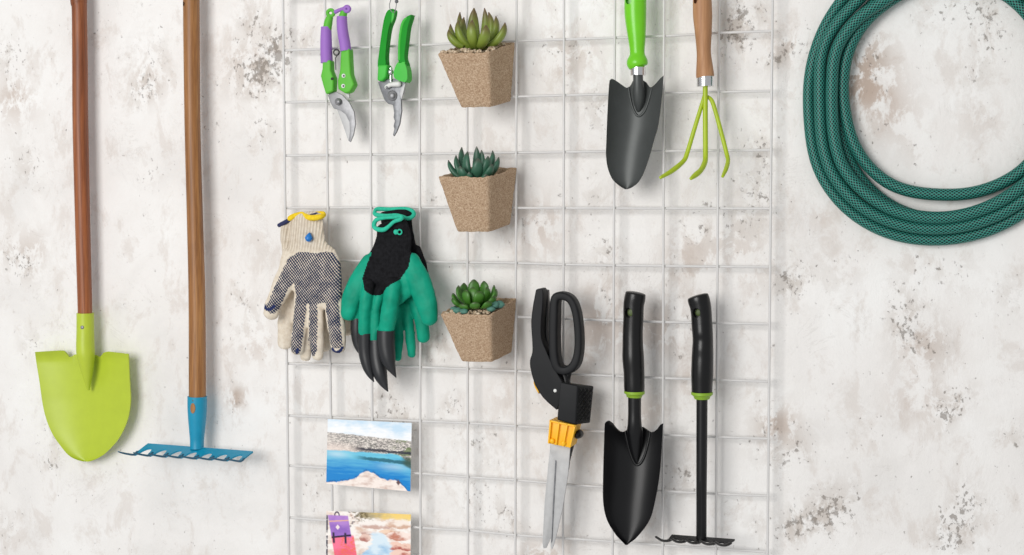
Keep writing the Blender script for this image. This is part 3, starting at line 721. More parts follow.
mb = MB(); ptube(mb, [(289.6, 218.6, df+.002, 2.4), (292, 217, df+.004, 2.7), (297, 214.8, df+.003, 2.3), (302, 213.4, df+.002, 1.8), (305.5, 215.4, df+.005, 2.2), (308.6, 217.4, df+.008, 2.8), (314, 217.8, df+.009, 3.0), (320, 216.8, df+.008, 2.8), (324, 215.4, df+.003, 2.0), (323, 213, df-.001, 1.8), (316, 213.2, df-.002, 1.8), (306, 213.6, df-.003, 1.7), (297, 214, df-.003, 1.6), (290.5, 216.6, df-.002, 1.6)], 12, 4, loop=True)
part('cuff_hem', mb, 'yellow_trim', gf)
mb = MB(); ptube(mb, [(308, 215.2, df+.004, 1.4), (313, 214.6, df+.005, 1.3), (317.5, 213.4, df+.002, 1.2)], 8); part('hem_thread', mb, 'navy_trim', gf)['label'] = 'navy thread inside the yellow hem'
mb = MB(); ptube(mb, [(309.6, 233.2, df+.0085, 1.0), (309.2, 235.4, df+.0095, 2.6), (308.8, 238, df+.0095, 3.9), (308.6, 239.4, df+.009, 3.2)], 16, 4, round_ends=.7); part('plastic_tag', mb, 'blue_pl', gf)

def split_glove(mb, root, knit):
    lab = []
    for p in mb.f:
        c = sum((mb.v[i] for i in p), Vector())/len(p); x, y = proj(c); lab.append(knit(x, y, c))
    for flag, name, mat in ((True, 'knit_cuff', 'knit'), (False, 'latex_coating', 'latex')):
        o = MB(); idx = {}
        for p, l in zip(mb.f, lab):
            if l != flag: continue
            q = []
            for i in p:
                if i not in idx: idx[i] = o.vert(mb.v[i])
                q.append(idx[i])
            o.f.append(tuple(q))
        if o.f: part(name, o, mat, root, 180)
cb = thing('work_glove', P(408, 350, .030), 'teal latex glove hanging behind the black clawed glove', 'glove', 'clawed digging gloves')
db = .0335
ch = [[(396, 213.5, db, 18, .22), (397, 225, db, 17, .25), (399, 245, db, 18, .25), (402, 265, db, 23, .22), (405, 282, db, 23, .22), (405, 296, db, 18, .22)],
      [(398, 305, db, 6, .7), (399, 335, db, 4.8, .9), (397.6, 357, db, 4.4, .9)], [(405, 305, db, 6, .7), (409.6, 330, db, 5.2, .9), (411.6, 354, db, 4.9, .9)],
      [(414, 295, db, 8, .6), (421, 318, db+.001, 7.2, .8), (423.6, 338, db, 6.6, .8)], [(390, 300, db, 7, .6), (388, 330, db, 5.6, .7)], [(414, 250, db, 8, .5), (420, 266, db, 7, .5), (424, 285, db, 8, .5)]]
split_glove(glove(ch), cb, lambda x, y, c: y < 272)
mb = MB(); dd = db+.004
ptube(mb, [(376, 214.6, dd, 2.3), (374.8, 211.4, dd, 1.8), (378, 209, dd-.004, 2.2), (390, 209.3, dd-.006, 2.1), (404, 208.8, dd-.006, 2.1), (411, 210, dd-.003, 1.9), (414, 213.4, dd, 2.1), (412, 217, dd+.004, 2.1), (407, 218.4, dd+.006, 2.0), (403, 216.6, dd+.007, 1.8), (396, 215, dd+.006, 1.7), (386, 215.6, dd+.006, 1.8)], 12, 4, loop=True); part('cuff_hem', mb, 'teal_trim', cb)
cf = thing('work_glove', P(380, 390, .050), 'black and teal glove with four black claws on its fingertips', 'glove', 'clawed digging gloves')
df = .0545
ch = [[(392, 225, df, 16.5, .27), (394, 238, df, 19.5, .25), (391.5, 252, df, 21, .26), (389, 266, df, 27, .24), (388, 280, df+.002, 31, .24), (386, 288, df, 25, .2), (382, 295, df-.002, 19, .2)],
      [(372, 262, df, 11, .6), (361, 280, df+.002, 11.5, .6), (352, 298, df+.004, 10.5, .7), (348, 314, df+.004, 8, .8)],
      [(408, 262, df, 12, .6), (419, 282, df+.002, 12.5, .6), (426, 302, df+.004, 11.8, .65), (429.5, 319, df+.004, 8.6, .75)],
      [(364, 290, df, 7, .8), (359, 308, df-.003, 6, .9), (357.2, 322, df-.004, 5.4, .9)], [(369, 284, df+.009, 6.4, .9), (365.2, 308, df+.011, 6.2, 1), (364.6, 338, df+.007, 6.2, .9)],
      [(380, 290, df+.003, 5, .9), (376.3, 312, df+.004, 4.8, 1), (375, 345, df+.002, 6.4, .9)], [(394, 284, df+.011, 8, .9), (389.8, 308, df+.014, 8.4, .9), (385.8, 332, df+.009, 8.4, .85)]]
kp = [(370, 200), (420, 200), (415, 236), (414, 249), (411, 254), (408.5, 267), (400, 279.5), (391, 284.5), (386, 288), (382.5, 294.5), (376, 295.8), (370, 294.5), (364.5, 290), (362.4, 278), (367.4, 263), (371.5, 253.5)]
split_glove(glove(ch, .0012, 2), cf, lambda x, y, c: inside(kp, x, y) or y < 252)
for spec in ([(357.2, 312, df-.004, 6.4), (356.8, 330, df-.004, 6.4), (357.6, 342, df-.004, 5.2), (359.4, 350, df-.003, 3.2), (361.4, 356, df-.003, .4)],
             [(364.8, 333, df+.008, 7.0), (365, 350, df+.007, 7.0), (367, 364, df+.008, 5.8), (370, 374, df+.009, 3.6), (374, 382, df+.010, .4)],
             [(376, 340, df+.002, 8.0), (377, 358, df+.003, 8.4), (380, 373, df+.005, 7.4), (383.6, 383, df+.006, 4.6), (388, 391.6, df+.008, .4)],
             [(385.8, 330.5, df+.010, 9.2), (386, 345, df+.010, 9.2), (388, 358, df+.011, 7.8), (391, 367, df+.012, 5.0), (396.2, 377.6, df+.013, .4)]):
    mb = MB(); ptube(mb, [r+(.85,) for r in spec], 18, 6); part('claw', mb, 'claw', cf)
mb = MB(); dd = df+.003
ptube(mb, [(376.4, 220, dd, 2.3), (374, 225.4, dd+.002, 2.3), (377, 229, dd+.006, 2.4), (384, 229.6, dd+.008, 2.3), (389.6, 225.6, dd+.008, 1.9), (394, 221.6, dd+.008, 1.9), (401, 219, dd+.007, 2.1), (401.5, 216.4, dd+.004, 1.9), (394, 217.4, dd, 1.7), (384, 218, dd, 1.7)], 12, 4, loop=True); part('cuff_hem', mb, 'teal_trim', cf)
mb = MB(); mb.ball(P(395.9, 232, df+.008), .0034, 10, (1, .5, 1))
ptube(mb, [(399.6+2.2*math.cos(a), 232+2.4*math.sin(a), df+.0085, .75) for a in [2*math.pi*k/12 for k in range(12)]], 8, 2, loop=True); part('plastic_tag', mb, 'teal_trim', cf)

# ------------------------------------------------------------------ hand tools, upper right
def rib(df_, LR, spec, mat, parent):
    out = []
    for x, y, w in spec:
        l, r = lerp_tab(LR[0], y), lerp_tab(LR[1], y); out.append((x, y, df_(2*(x-l)/(r-l)-1, y)+.0006, w))
    m = MB(); ptube(m, out, 10, round_ends=.6); part('pressed_rib', m, mat, parent)
tr = thing('hand_trowel', P(626, 188, .035), 'grey bladed trowel with a bright green handle', 'trowel')
D = .046
mb = MB(); ptube(mb, handle([(-14, 627, 645), (-8, 625, 646.4), (4, 624.2, 646.5), (16, 624.6, 646.4), (30, 626.6, 646), (42, 628.6, 645.4), (51, 629.7, 644.7), (55, 629.4, 645.2), (59, 627.4, 647.2), (63, 626.6, 648), (66.4, 628, 647.2), (68, 631, 645)], D, .9), 24, 4, round_ends=.5)
h = part('handle', mb, 'green_plastic', tr); drill(h, P(630.5, 0.5, D), .0046, .0058)
mb = MB(); ptube(mb, handle([(67.4, 630.3, 645.8), (75.4, 630.3, 645.6)], D, .95), 24, 0); part('ferrule', mb, 'chrome', tr)
L = [(75, 610.4), (86.5, 608.9), (115, 607.3), (144, 606.2), (155, 606), (167.5, 607.6), (179, 612.3), (186, 619.6), (189.4, 625.5)]
Rr = [(75, 663.4), (95, 662), (124, 658.4), (138.6, 654.4), (164.6, 646.8), (180.4, 639.6), (187, 632.4), (189.4, 626.5)]
top = [(0, 80.5), (.03, 78.6), (.06, 79), (.15, 81.6), (.26, 85.8), (.33, 88), (.40, 86), (.44, 80), (.62, 80), (.69, 82.5), (.76, 87.4), (.80, 87), (.86, 84), (.94, 78.5), (1, 75.6)]
def dish(ctr, depth, d0, tip, tilt=.07):
    return lambda u, y: d0+tilt*max(0, y-tip[0]+40)*.00128+depth*abs(u-ctr)**2.1*(1-.75*max(0, (y-tip[0])/(tip[1]-tip[0]))**2)
dgreen = dish(.1, .019, .033, (110, 189)); LR = (cat(L, 6), cat(Rr, 6))
part('blade', blade(L, Rr, top, 189.2, dgreen, .0018), 'gun', tr, 60)
mb = MB(); ptube(mb, [(638, 73, D, 5.0), (638.2, 82, D, 5.2), (638.6, 92, D-.003, 6.2), (638.8, 101, D-.006, 5.6), (638.8, 108, D-.009, 3.6), (638.8, 113, .034, 1.2)], 18); part('tang', mb, 'gun', tr)
rib(dgreen, LR, [(628.6, 88, .9), (630.2, 98, 1.0), (632.8, 108, 1.1), (636.6, 115, 1.2), (640.4, 115.6, 1.2), (645.2, 110, 1.1), (648.8, 100, 1.0), (651.6, 88.6, .9)], 'gun', tr)

cu = thing('hand_cultivator', P(700, 178, .05), 'three-tined yellow-green hand cultivator with a wooden handle', 'cultivator')
D = .046
mb = MB(); ptube(mb, handle([(-16, 694.5, 709.6), (-10, 693.2, 710.8), (2, 692.8, 711.8), (16, 693, 712.3), (32, 694.8, 711.8), (49, 696.4, 711), (57, 696.7, 711.5), (68, 696.2, 713.2), (75, 696, 714.2), (77.4, 696.6, 714)], D), 24, 4, round_ends=.5)
h = part('handle', mb, 'wood_beech', cu); drill(h, P(696.8, 1.8, D), .0026, .0034)
mb = MB(); ptube(mb, handle([(76.6, 696.6, 714.2), (86.4, 697, 714)], D), 24, 0); part('ferrule', mb, 'chrome', cu)
for sp in ([(705.4, 82, D, 2.5), (705.3, 100, D, 2.6), (705.4, 130, D+.002, 2.6), (705.5, 155, D+.006, 2.6), (704.8, 162.5, D+.012, 2.7), (701, 170, D+.026, 2.7), (696, 174.6, D+.038, 2.8), (690.8, 178.6, D+.048, 1.6)],
           [(704.8, 94, D-.003, 1.8), (702.8, 101.6, D-.002, 2.1), (694.4, 129, D+.001, 2.2), (687, 153.6, D+.004, 2.3), (683, 161.6, D+.010, 2.4), (672, 170.8, D+.028, 2.6), (660.4, 177.6, D+.044, 1.6)],
           [(705.8, 97, D-.004, 1.8), (709, 97.6, D-.004, 1.9), (713.2, 104, D-.002, 2.2), (720.6, 130, D+.001, 2.2), (726.6, 153.4, D+.004, 2.2), (728, 161, D+.010, 2.2), (726, 169, D+.024, 2.3), (722.6, 176.4, D+.038, 1.5)]):
    mb = MB(); ptube(mb, sp, 14, 4, round_ends=.6); part('tine', mb, 'cult', cu)

# ------------------------------------------------------------------ hand tools, lower right
gs = thing('grass_shears', P(552, 548, .035), 'black grass shears with an amber blade housing and steel blades', 'shears')
D = .062
mb = MB(); mb.prism(ppoly(cat([(535.7, 290), (538.7, 288.6), (542.8, 290), (542.6, 305), (541.2, 322), (541.4, 338), (545.8, 350), (552.0, 364), (558.7, 376), (564.2, 385)], 3)+[(559.2, 404), (556.9, 410)]+cat([(556.0, 409.6), (543.2, 398), (534.8, 384), (530.6, 370), (529.8, 360.5), (532.2, 351.7), (531.8, 338), (531.0, 321), (533.2, 303)], 3), D), .018)
arm = part('fixed_handle', mb, 'shear_black', gs, 40, .0035, 3)
mb = MB(); mb.prism(ppoly([(543.5, 289.4), (547.4, 290.2), (548, 305), (547.2, 326), (548.2, 342), (551.4, 354), (556.8, 366), (562, 376), (566, 384), (560, 390), (552, 376), (544, 352), (542, 330), (542.6, 305)], D-.0186), .010); part('handle_channel', mb, 'black', arm, 40, .001)
mb = MB(); disc(mb, 555.2, 390.6, D-.0005, 1.7, .001); part('rivet', mb, 'white_pl', arm)
mb = MB(); pl(mb, [(534.0, 381), (536.1, 385.5), (539.6, 391), (539.1, 394), (535, 388), (533.4, 383)], D-.012, .008); part('lock_button', mb, 'orange', gs, 40, .0008)
def pbox(fr, bk, d1, d0):
    m = MB(); a = [m.vert(P(x, y, d1)) for x, y in fr]; b = [m.vert(P(x, y, d0)) for x, y in bk]
    m.f += [tuple(a), tuple(b[::-1])]+[(a[i], b[i], b[(i+1) % 4], a[(i+1) % 4]) for i in range(4)]; return m
FR = [(560.2, 382), (578, 385.7), (575.6, 425), (556.8, 420)]; BK = [(575, 383.5), (594, 386), (590.4, 423), (572, 419)]
hous = part('pivot_body', pbox(FR, BK, D+.008, .034), 'shear_black', gs, 40, .002, 3)
mb = MB(); q00, q01, q10, q11 = P(*FR[1], D+.008), P(*BK[1], .034), P(*FR[2], D+.008), P(*BK[2], .034)
nrm = (q01-q00).cross(q10-q00).normalized(); nrm = nrm if nrm.x > 0 else -nrm
def sq_(u, v): return q00.lerp(q01, u).lerp(q10.lerp(q11, u), v)+nrm*.0002
for i in range(11):
    for j in range(4 if i % 2 == 0 else 3):
        u = .14+.24*(j+(.5 if i % 2 else 0)); v = .12+.076*i
        p = [mb.vert(sq_(u+a_, v+b_)) for a_, b_ in ((-.105, 0), (0, -.066), (.105, 0), (0, .066))]
        t = mb.vert(sq_(u, v)+nrm*.0018)
        for k in range(4): mb.f.append((p[k], p[(k+1) % 4], t))
part('side_texture', mb, 'black', hous, 20)
loopc = [(556.2, 300, 5.2), (560, 295.8, 5), (567.5, 296.6, 4.7), (573.4, 302, 4.6), (577.4, 314, 4.6), (579.6, 334, 4.6), (579, 353, 4.8), (575, 365, 5.2), (567, 370, 5.0), (559.4, 367.4, 5.2), (555.8, 356, 5.4), (555, 335, 5.4), (555.4, 316, 5.4)]
mb = MB(); ptube(mb, [(x, y, .052, w*.86, 2.0) for x, y, w in loopc], 28, 4, loop=True, sq=.42); part('loop_handle', mb, 'shear_black', gs)
mb = MB(); ptube(mb, [(562, 369, .050, 3.6), (565.4, 378, .050, 3.6), (567, 390, .050, 4.4)], 12); ptube(mb, [(569, 371, .048, 3.4), (566.8, 380, .048, 3.6), (568, 388, .048, 4)], 12); part('lever_neck', mb, 'black', gs)
mb = MB(); A = [(549.3, 420), (575.6, 425.4), (570.2, 448), (547.4, 443.4)]
mb.prism(ppoly(A, D+.005), .030); oh = part('blade_housing', mb, 'orange', gs, 40, .0015)
mb = MB()
for s0 in (0.02, .335, .65, .94):
    p = [(A[0][0]+(A[1][0]-A[0][0])*s, A[0][1]+(A[1][1]-A[0][1])*s) for s in (s0, s0+.06)]; q = [(A[3][0]+(A[2][0]-A[3][0])*s, A[3][1]+(A[2][1]-A[3][1])*s) for s in (s0, s0+.06)]
    mb.prism([P(*p[0], D+.009), P(*p[1], D+.009), P(*q[1], D+.009), P(*q[0], D+.009)], .0045)
mb.prism([P(549.3, 420, D+.009), P(575.6, 425.4, D+.009), P(575.3, 427.2, D+.009), P(549.2, 421.8, D+.009)], .0045)
part('housing_ribs', mb, 'orange', oh, 40, .0005)
for x, y in ((552.6, 440.6), (563.8, 443)):
    mb = MB(); disc(mb, x, y, D+.0045, 2.7, .004); part('bolt', mb, 'orange', oh)
mb = MB(); disc(mb, 579.6, 433.6, .046, 4.2, .014); part('lock_knob', mb, 'black', gs)
mb = MB(); pl(mb, [(550.6, 443), (556, 446), (555.8, 462), (553, 505), (551.6, 536), (546.6, 548), (543.6, 548.6), (542.4, 543.5), (544.5, 502), (548, 466)], .048, .0025); part('lower_blade', mb, 'steel_lt', gs, 40, .0006)
mb = MB(); pl(mb, [(550, 443), (570.6, 447.6), (568.3, 475), (563, 508), (556.6, 536), (553.8, 546), (551.8, 550), (550.4, 546), (551.2, 530), (553.6, 490), (555.4, 461), (549.8, 452)], .0535, .0025); part('upper_blade', mb, 'steel_lt', gs, 40, .0006)
mb = MB(); pl(mb, [(555.3, 460.4), (556.5, 461), (554.4, 500), (552.3, 541), (551.2, 543), (553.2, 500)], .0545, .002); part('blade_slot', mb, 'steel_dk', gs, 40)['label'] = 'dark tapered slot along the blade'
mb = MB(); pl(mb, [(570.4, 448), (573.6, 438), (574.4, 444), (569.4, 462), (568.6, 470)], .050, .004); part('blade_backing', mb, 'black', gs, 40, .0006)

tb = thing('hand_trowel', P(626, 545, .034), 'all black trowel with a yellow-green collar under its grip', 'trowel')
D = .050
mb = MB(); ptube(mb, [(635.6, 293.6, D, 10.2, .9), (634.9, 298, D, 10.6, .9), (633.6, 306, D, 10.3, .9), (633.4, 318, D, 10.1, .9), (632.8, 332, D, 10.1, .9), (632.8, 345, D, 10.3, .95), (633.2, 358, D, 10.8, 1), (634, 372, D, 10.4, 1), (634.3, 386, D, 10.3, 1), (634.4, 391.4, D, 10, 1)], 24, 4, round_ends=.22)
h = part('handle', mb, 'black_grip', tb); drill(h, P(630.4, 312.3, D), .0050, .0066)
mb = MB(); disc(mb, 631.4, 312.3, D+.001, 3.9, .0016); part('hole_lining', mb, 'hole_green', h)
mb = MB(); ptube(mb, [(634.4, 391, D, 10.3), (634.4, 393.4, D, 10.3), (634.3, 394.6, D, 8.4), (634.2, 397.2, D, 7.4)], 24, 0); part('collar', mb, 'ring_green', tb)
L = [(420, 606.4), (423, 604.8), (455, 603.6), (480, 603), (503, 603.2), (520, 607), (534, 615.2), (541, 621.6), (545, 625.4)]
Rr = [(420, 663.2), (431, 662.6), (470, 660), (498, 655.6), (520, 649.6), (537, 637.2), (542, 631), (545, 627.4)]
top = [(0, 423.5), (.03, 421), (.07, 420.8), (.13, 423), (.2, 428), (.27, 431.6), (.33, 432), (.38, 430), (.42, 427), (.66, 427), (.74, 430), (.80, 432.4), (.86, 431.5), (.91, 428.6), (.955, 424.6), (1, 423.4)]
dblack = dish(.28, .019, .034, (470, 545), .13); LR = (cat(L, 6), cat(Rr, 6))
part('blade', blade(L, Rr, top, 545, dblack, .0018), 'black', tb, 60)
mb = MB(); ptube(mb, [(634.6, 396, D, 6.6), (634.6, 412, D, 6.5), (634.6, 424, D, 7.0), (634.8, 432, D-.003, 8.0), (635.2, 444, D-.008, 7.2), (636, 455, D-.010, 4.4), (637, 463, .0395, 1.0)], 20); part('neck', mb, 'black', tb)
rib(dblack, LR, [(625.4, 432, 1.0), (627.4, 442, 1.2), (630.6, 454, 1.3), (635, 463.6, 1.4), (639, 464.4, 1.4), (643.6, 458, 1.3), (647.4, 446, 1.2), (650, 433, 1.0)], 'black', tb)

hr = thing('hand_rake', P(700, 540, .045), 'small black five-toothed hand rake with a finger-moulded grip', 'hand rake')
mb = MB(); ptube(mb, [(697.8, 296.6, D, 10.6, .9), (698.8, 300, D, 11, .9), (700.4, 306, D, 10.7, .9), (701.4, 314, D, 10.4, .9), (702, 325, D, 10.4, .94), (702.6, 333, D, 10.3, 1.0), (702.9, 340, D, 10.2, .95), (702.8, 348, D, 10.5, 1.02), (702.6, 356, D, 10.8, .98), (702.4, 364, D, 10.9, 1.0), (702.2, 374, D, 11, 1), (702, 386, D, 10.5, 1), (702, 391.6, D, 10.3, 1)], 24, 4, round_ends=.2)
h = part('handle', mb, 'black_grip', hr); drill(h, P(698.0, 312.3, D), .0046, .0062)
mb = MB(); disc(mb, 698.8, 312.3, D+.001, 3.6, .0016); part('hole_lining', mb, 'hole_green', h)
mb = MB(); ptube(mb, [(702, 392, D, 10.8), (702, 394.6, D, 10.8), (702, 396, D, 8.6), (702, 399, D, 7.4)], 24, 0); part('collar', mb, 'ring_green', hr)
mb = MB(); ptube(mb, [(702, 396, D, 5.6), (701.8, 440, D, 5.5), (701.6, 480, D, 5.3), (701.5, 500, D, 5.2, .9), (701.4, 538.6, D, 5.2, .8)], 20, 4); sh_ = part('shaft', mb, 'black', hr)
mb = MB(); ptube(mb, [(700.4, 481, D+.0062, .4), (699.8, 490, D+.0058, .8), (699.6, 536, D+.0052, .8)], 8, 3); part('seam', mb, 'black', sh_)
mb = MB(); NT = 5
def headpt2(s, v):
    xb, yb = 671.8+63*s, 534.4+4.6*s; xf, yf = 666.6+58*s, 541+4.4*s
    return xb+(xf-xb)*v, yb+(yf-yb)*v, .048+.016*v
rows = []; ns = 80
for i in range(ns+1):
    s = i/ns; ph = (s*(NT-1)) % 1.0
    notch = math.sqrt(max(0, 1-((ph-.5)/.32)**2)) if abs(ph-.5) < .32 else 0
    rows.append([mb.vert(P(*headpt2(s, (.86-.36*notch)*j/6))) for j in range(7)])
mb.grid(rows); rows2 = [[mb.vert(mb.v[i]+Vector((0, .0008, -.0024))) for i in r] for r in rows]; mb.grid(rows2, flip=True)
for A_, B_ in ((rows[0], rows2[0]), (rows[-1], rows2[-1]), ([r[0] for r in rows], [r[0] for r in rows2]), ([r[-1] for r in rows], [r[-1] for r in rows2])):
    for k in range(len(A_)-1): mb.f.append((A_[k], A_[k+1], B_[k+1], B_[k]))
part('rake_head', mb, 'black', hr, 30)
for k in range(NT):
    s = k/(NT-1); a = headpt2(s, .7); b = headpt2(s, 1); mb = MB()
    ptube(mb, [(a[0]+3, a[1]-.4, a[2]-.002, 2.0, .6), (b[0]+1, b[1]-.2, b[2], 2.4, .55), (b[0]-5, b[1]-.7, b[2]+.008, 2.2, .6), (b[0]-10.4, b[1]-4, b[2]+.018, 1.5, .7)], 10, 4, ref=Vector((0, 0, 1)), round_ends=.6)
    part('tine', mb, 'black', hr)

# ------------------------------------------------------------------ garden hose
OX, OY = 938, 80
LOOPS = [   # radius by angle (0 left, 90 down, 180 right, 270 up) and height off the wall
 ([(0, 128), (15, 132.5), (26, 140), (37, 149.5), (55, 158), (72, 161), (90, 159.5), (123, 157.5), (150, 154), (180, 150), (225, 148), (270, 138), (300, 130), (320, 124), (343, 125), (360, 128)], .0100),
 ([(0, 117), (16, 121.5), (27, 130), (39, 140), (55, 147), (71, 149.5), (90, 148.5), (126, 147), (150, 146), (180, 142), (225, 138), (270, 126), (300, 115), (318, 112), (343, 119.5), (360, 118)], .0200),
 ([(0, 105), (16, 109.5), (27, 117), (43, 130), (69, 137.5), (90, 138), (129, 135), (150, 134), (180, 132), (225, 126), (270, 108), (304, 94.5), (320, 100), (343, 106.5), (360, 105.6)], .0260),
 ([(0, 97), (20, 103), (45, 122), (70, 135), (90, 140), (126, 141), (150, 140), (180, 132), (225, 120), (270, 105), (304, 100), (330, 99), (360, 97)], .0095),
 ([(0, 94.5), (20, 98), (45, 109), (65, 115), (90, 114), (134, 124), (160, 122), (180, 116), (232, 109), (270, 97), (304, 92), (330, 93.5), (360, 94.5)], .0150)]
def lr_(k, a):
    a %= 360; t = LOOPS[k][0]
    for (x0, y0), (x1, y1) in zip(t, t[1:]):
        if a <= x1:
            f = (a-x0)/(x1-x0); return y0+(y1-y0)*f
spec = []
for k in range(5):
    for s in range(0, 120):
        a = 180+s*3; f = 0
        if k < 4 and s >= 100: f = (s-100)/20; f = f*f*(3-2*f)*.5 if False else f*f*(3-2*f)
        r = lr_(k, a)*(1-f)+(lr_(k+1, a)*f if f else 0); d = LOOPS[k][1]*(1-f)+(LOOPS[k+1][1]*f if f else 0)
        spec.append((r, math.radians(a), d))
# smooth radii
for _ in range(6): spec = [spec[0]]+[((spec[i-1][0]+2*spec[i][0]+spec[i+1][0])/4, spec[i][1], (spec[i-1][2]+2*spec[i][2]+spec[i+1][2])/4) for i in range(1, len(spec)-1)]+[spec[-1]]
pts = [P(OX-r*math.cos(a), OY+r*math.sin(a), d) for r, a, d in spec]
mb = MB(); mb.tube(pts, [.0072]*len(pts), 20, uvs=True)
org = P(938, 240, .012)
ho = put('garden_hose', mb.mesh('garden_hose', org), 'hose', None, 180, org); ORG[ho] = org
tag(ho, 'coiled dark green braided garden hose hanging on the wall at the right', 'hose')

# ------------------------------------------------------------------ photo prints
def vnoise(x, y, s): return noise.fractal(Vector((x*s, y*s, 3.3)), .7, 2.0, 4)
def C(*c): return tuple(lin(x) for x in c)
def mixc(a, b, t): t = max(0, min(1, t)); return tuple(x+(y-x)*t for x, y in zip(a, b))
def sm(a, b, x):
    t = max(0, min(1, (x-a)/(b-a))); return t*t*(3-2*t)
def lake(u, v):                # v 0 top .. 1 bottom
    n = vnoise(u, v*1.8, 9); k = vnoise(u*1.3+v*.4, v*3.2, 16); f = vnoise(u*1.6, v*4.5, 30)
    col = mixc(C(204, 228, 246), C(248, 250, 252), sm(.0, .22, v)*.7+.35+vnoise(u, v*2, 4)*.8)
    hor = .20+.06*u+.012*vnoise(u, 0, 9)
    rock = mixc(C(234, 226, 218), C(166, 158, 154), .35+1.4*k)
    rock = mixc(rock, C(74, 78, 74), sm(.06, .3, f)*.75*sm(.0, .5, u+.2))
    rock = mixc(rock, C(104, 122, 70), sm(.72, .9, u)*sm(.0, .3, n+.1)*.8)
    rock = mixc(rock, C(46, 48, 62), sm(.30, .36, u)*sm(.030, .008, abs(v-(.425+.03*(u-.3))+.014*k))*.95)
    rock = mixc(rock, C(240, 222, 212), sm(.45, .2, u)*sm(.30, .46, v)*.7)
    col = mixc(col, rock, sm(hor-.006, hor+.012, v))
    wat = .475+.012*vnoise(u, 3, 6)+.10*sm(.84, 1.0, u)
    t = (v-wat)/.38
    w = mixc(C(112, 202, 228), C(24, 134, 208), t*1.15+.3*vnoise(u*.5, v*4, 8))
    w = mixc(w, C(196, 226, 240), .75*math.exp(-((u-.12)/.14)**2-((v-.53)/.05)**2)+.5*math.exp(-((u-.8)/.16)**2-((v-.66)/.05)**2))
    w = mixc(w, C(28, 92, 104), sm(.034, .016, abs(v-(.555+.05*(u-.3))+.010*k))*sm(.28, .5, u)*.85)
    col = mixc(col, w, sm(wat-.008, wat+.012, v))
    col = mixc(col, C(58, 84, 72), sm(.09, .05, abs(v-.55-.5*(u-.9)))*sm(.86, .95, u)*.9)
    sh_ = lerp_tab([(0, .975), (.12, .955), (.25, .92), (.36, .87), (.40, .80), (.48, .75), (.56, .775), (.62, .83), (.72, .86), (.80, .85), (.86, .87), (.91, .93), (.96, .995), (1, 1.0)], u)+.012*vnoise(u, 1, 20)
    col = mixc(col, C(20, 80, 140), sm(-.045, -.01, v-sh_)*sm(.0, .2, vnoise(u, v, 24)+.1)*.6)
    col = mixc(col, mixc(C(250, 238, 230), C(214, 188, 176), .2+.8*n), sm(-.006, .006, v-sh_))
    col = mixc(col, C(104, 78, 80), sm(.055, .03, abs(u-.855)*1.6+abs(v-.885)))
    return col
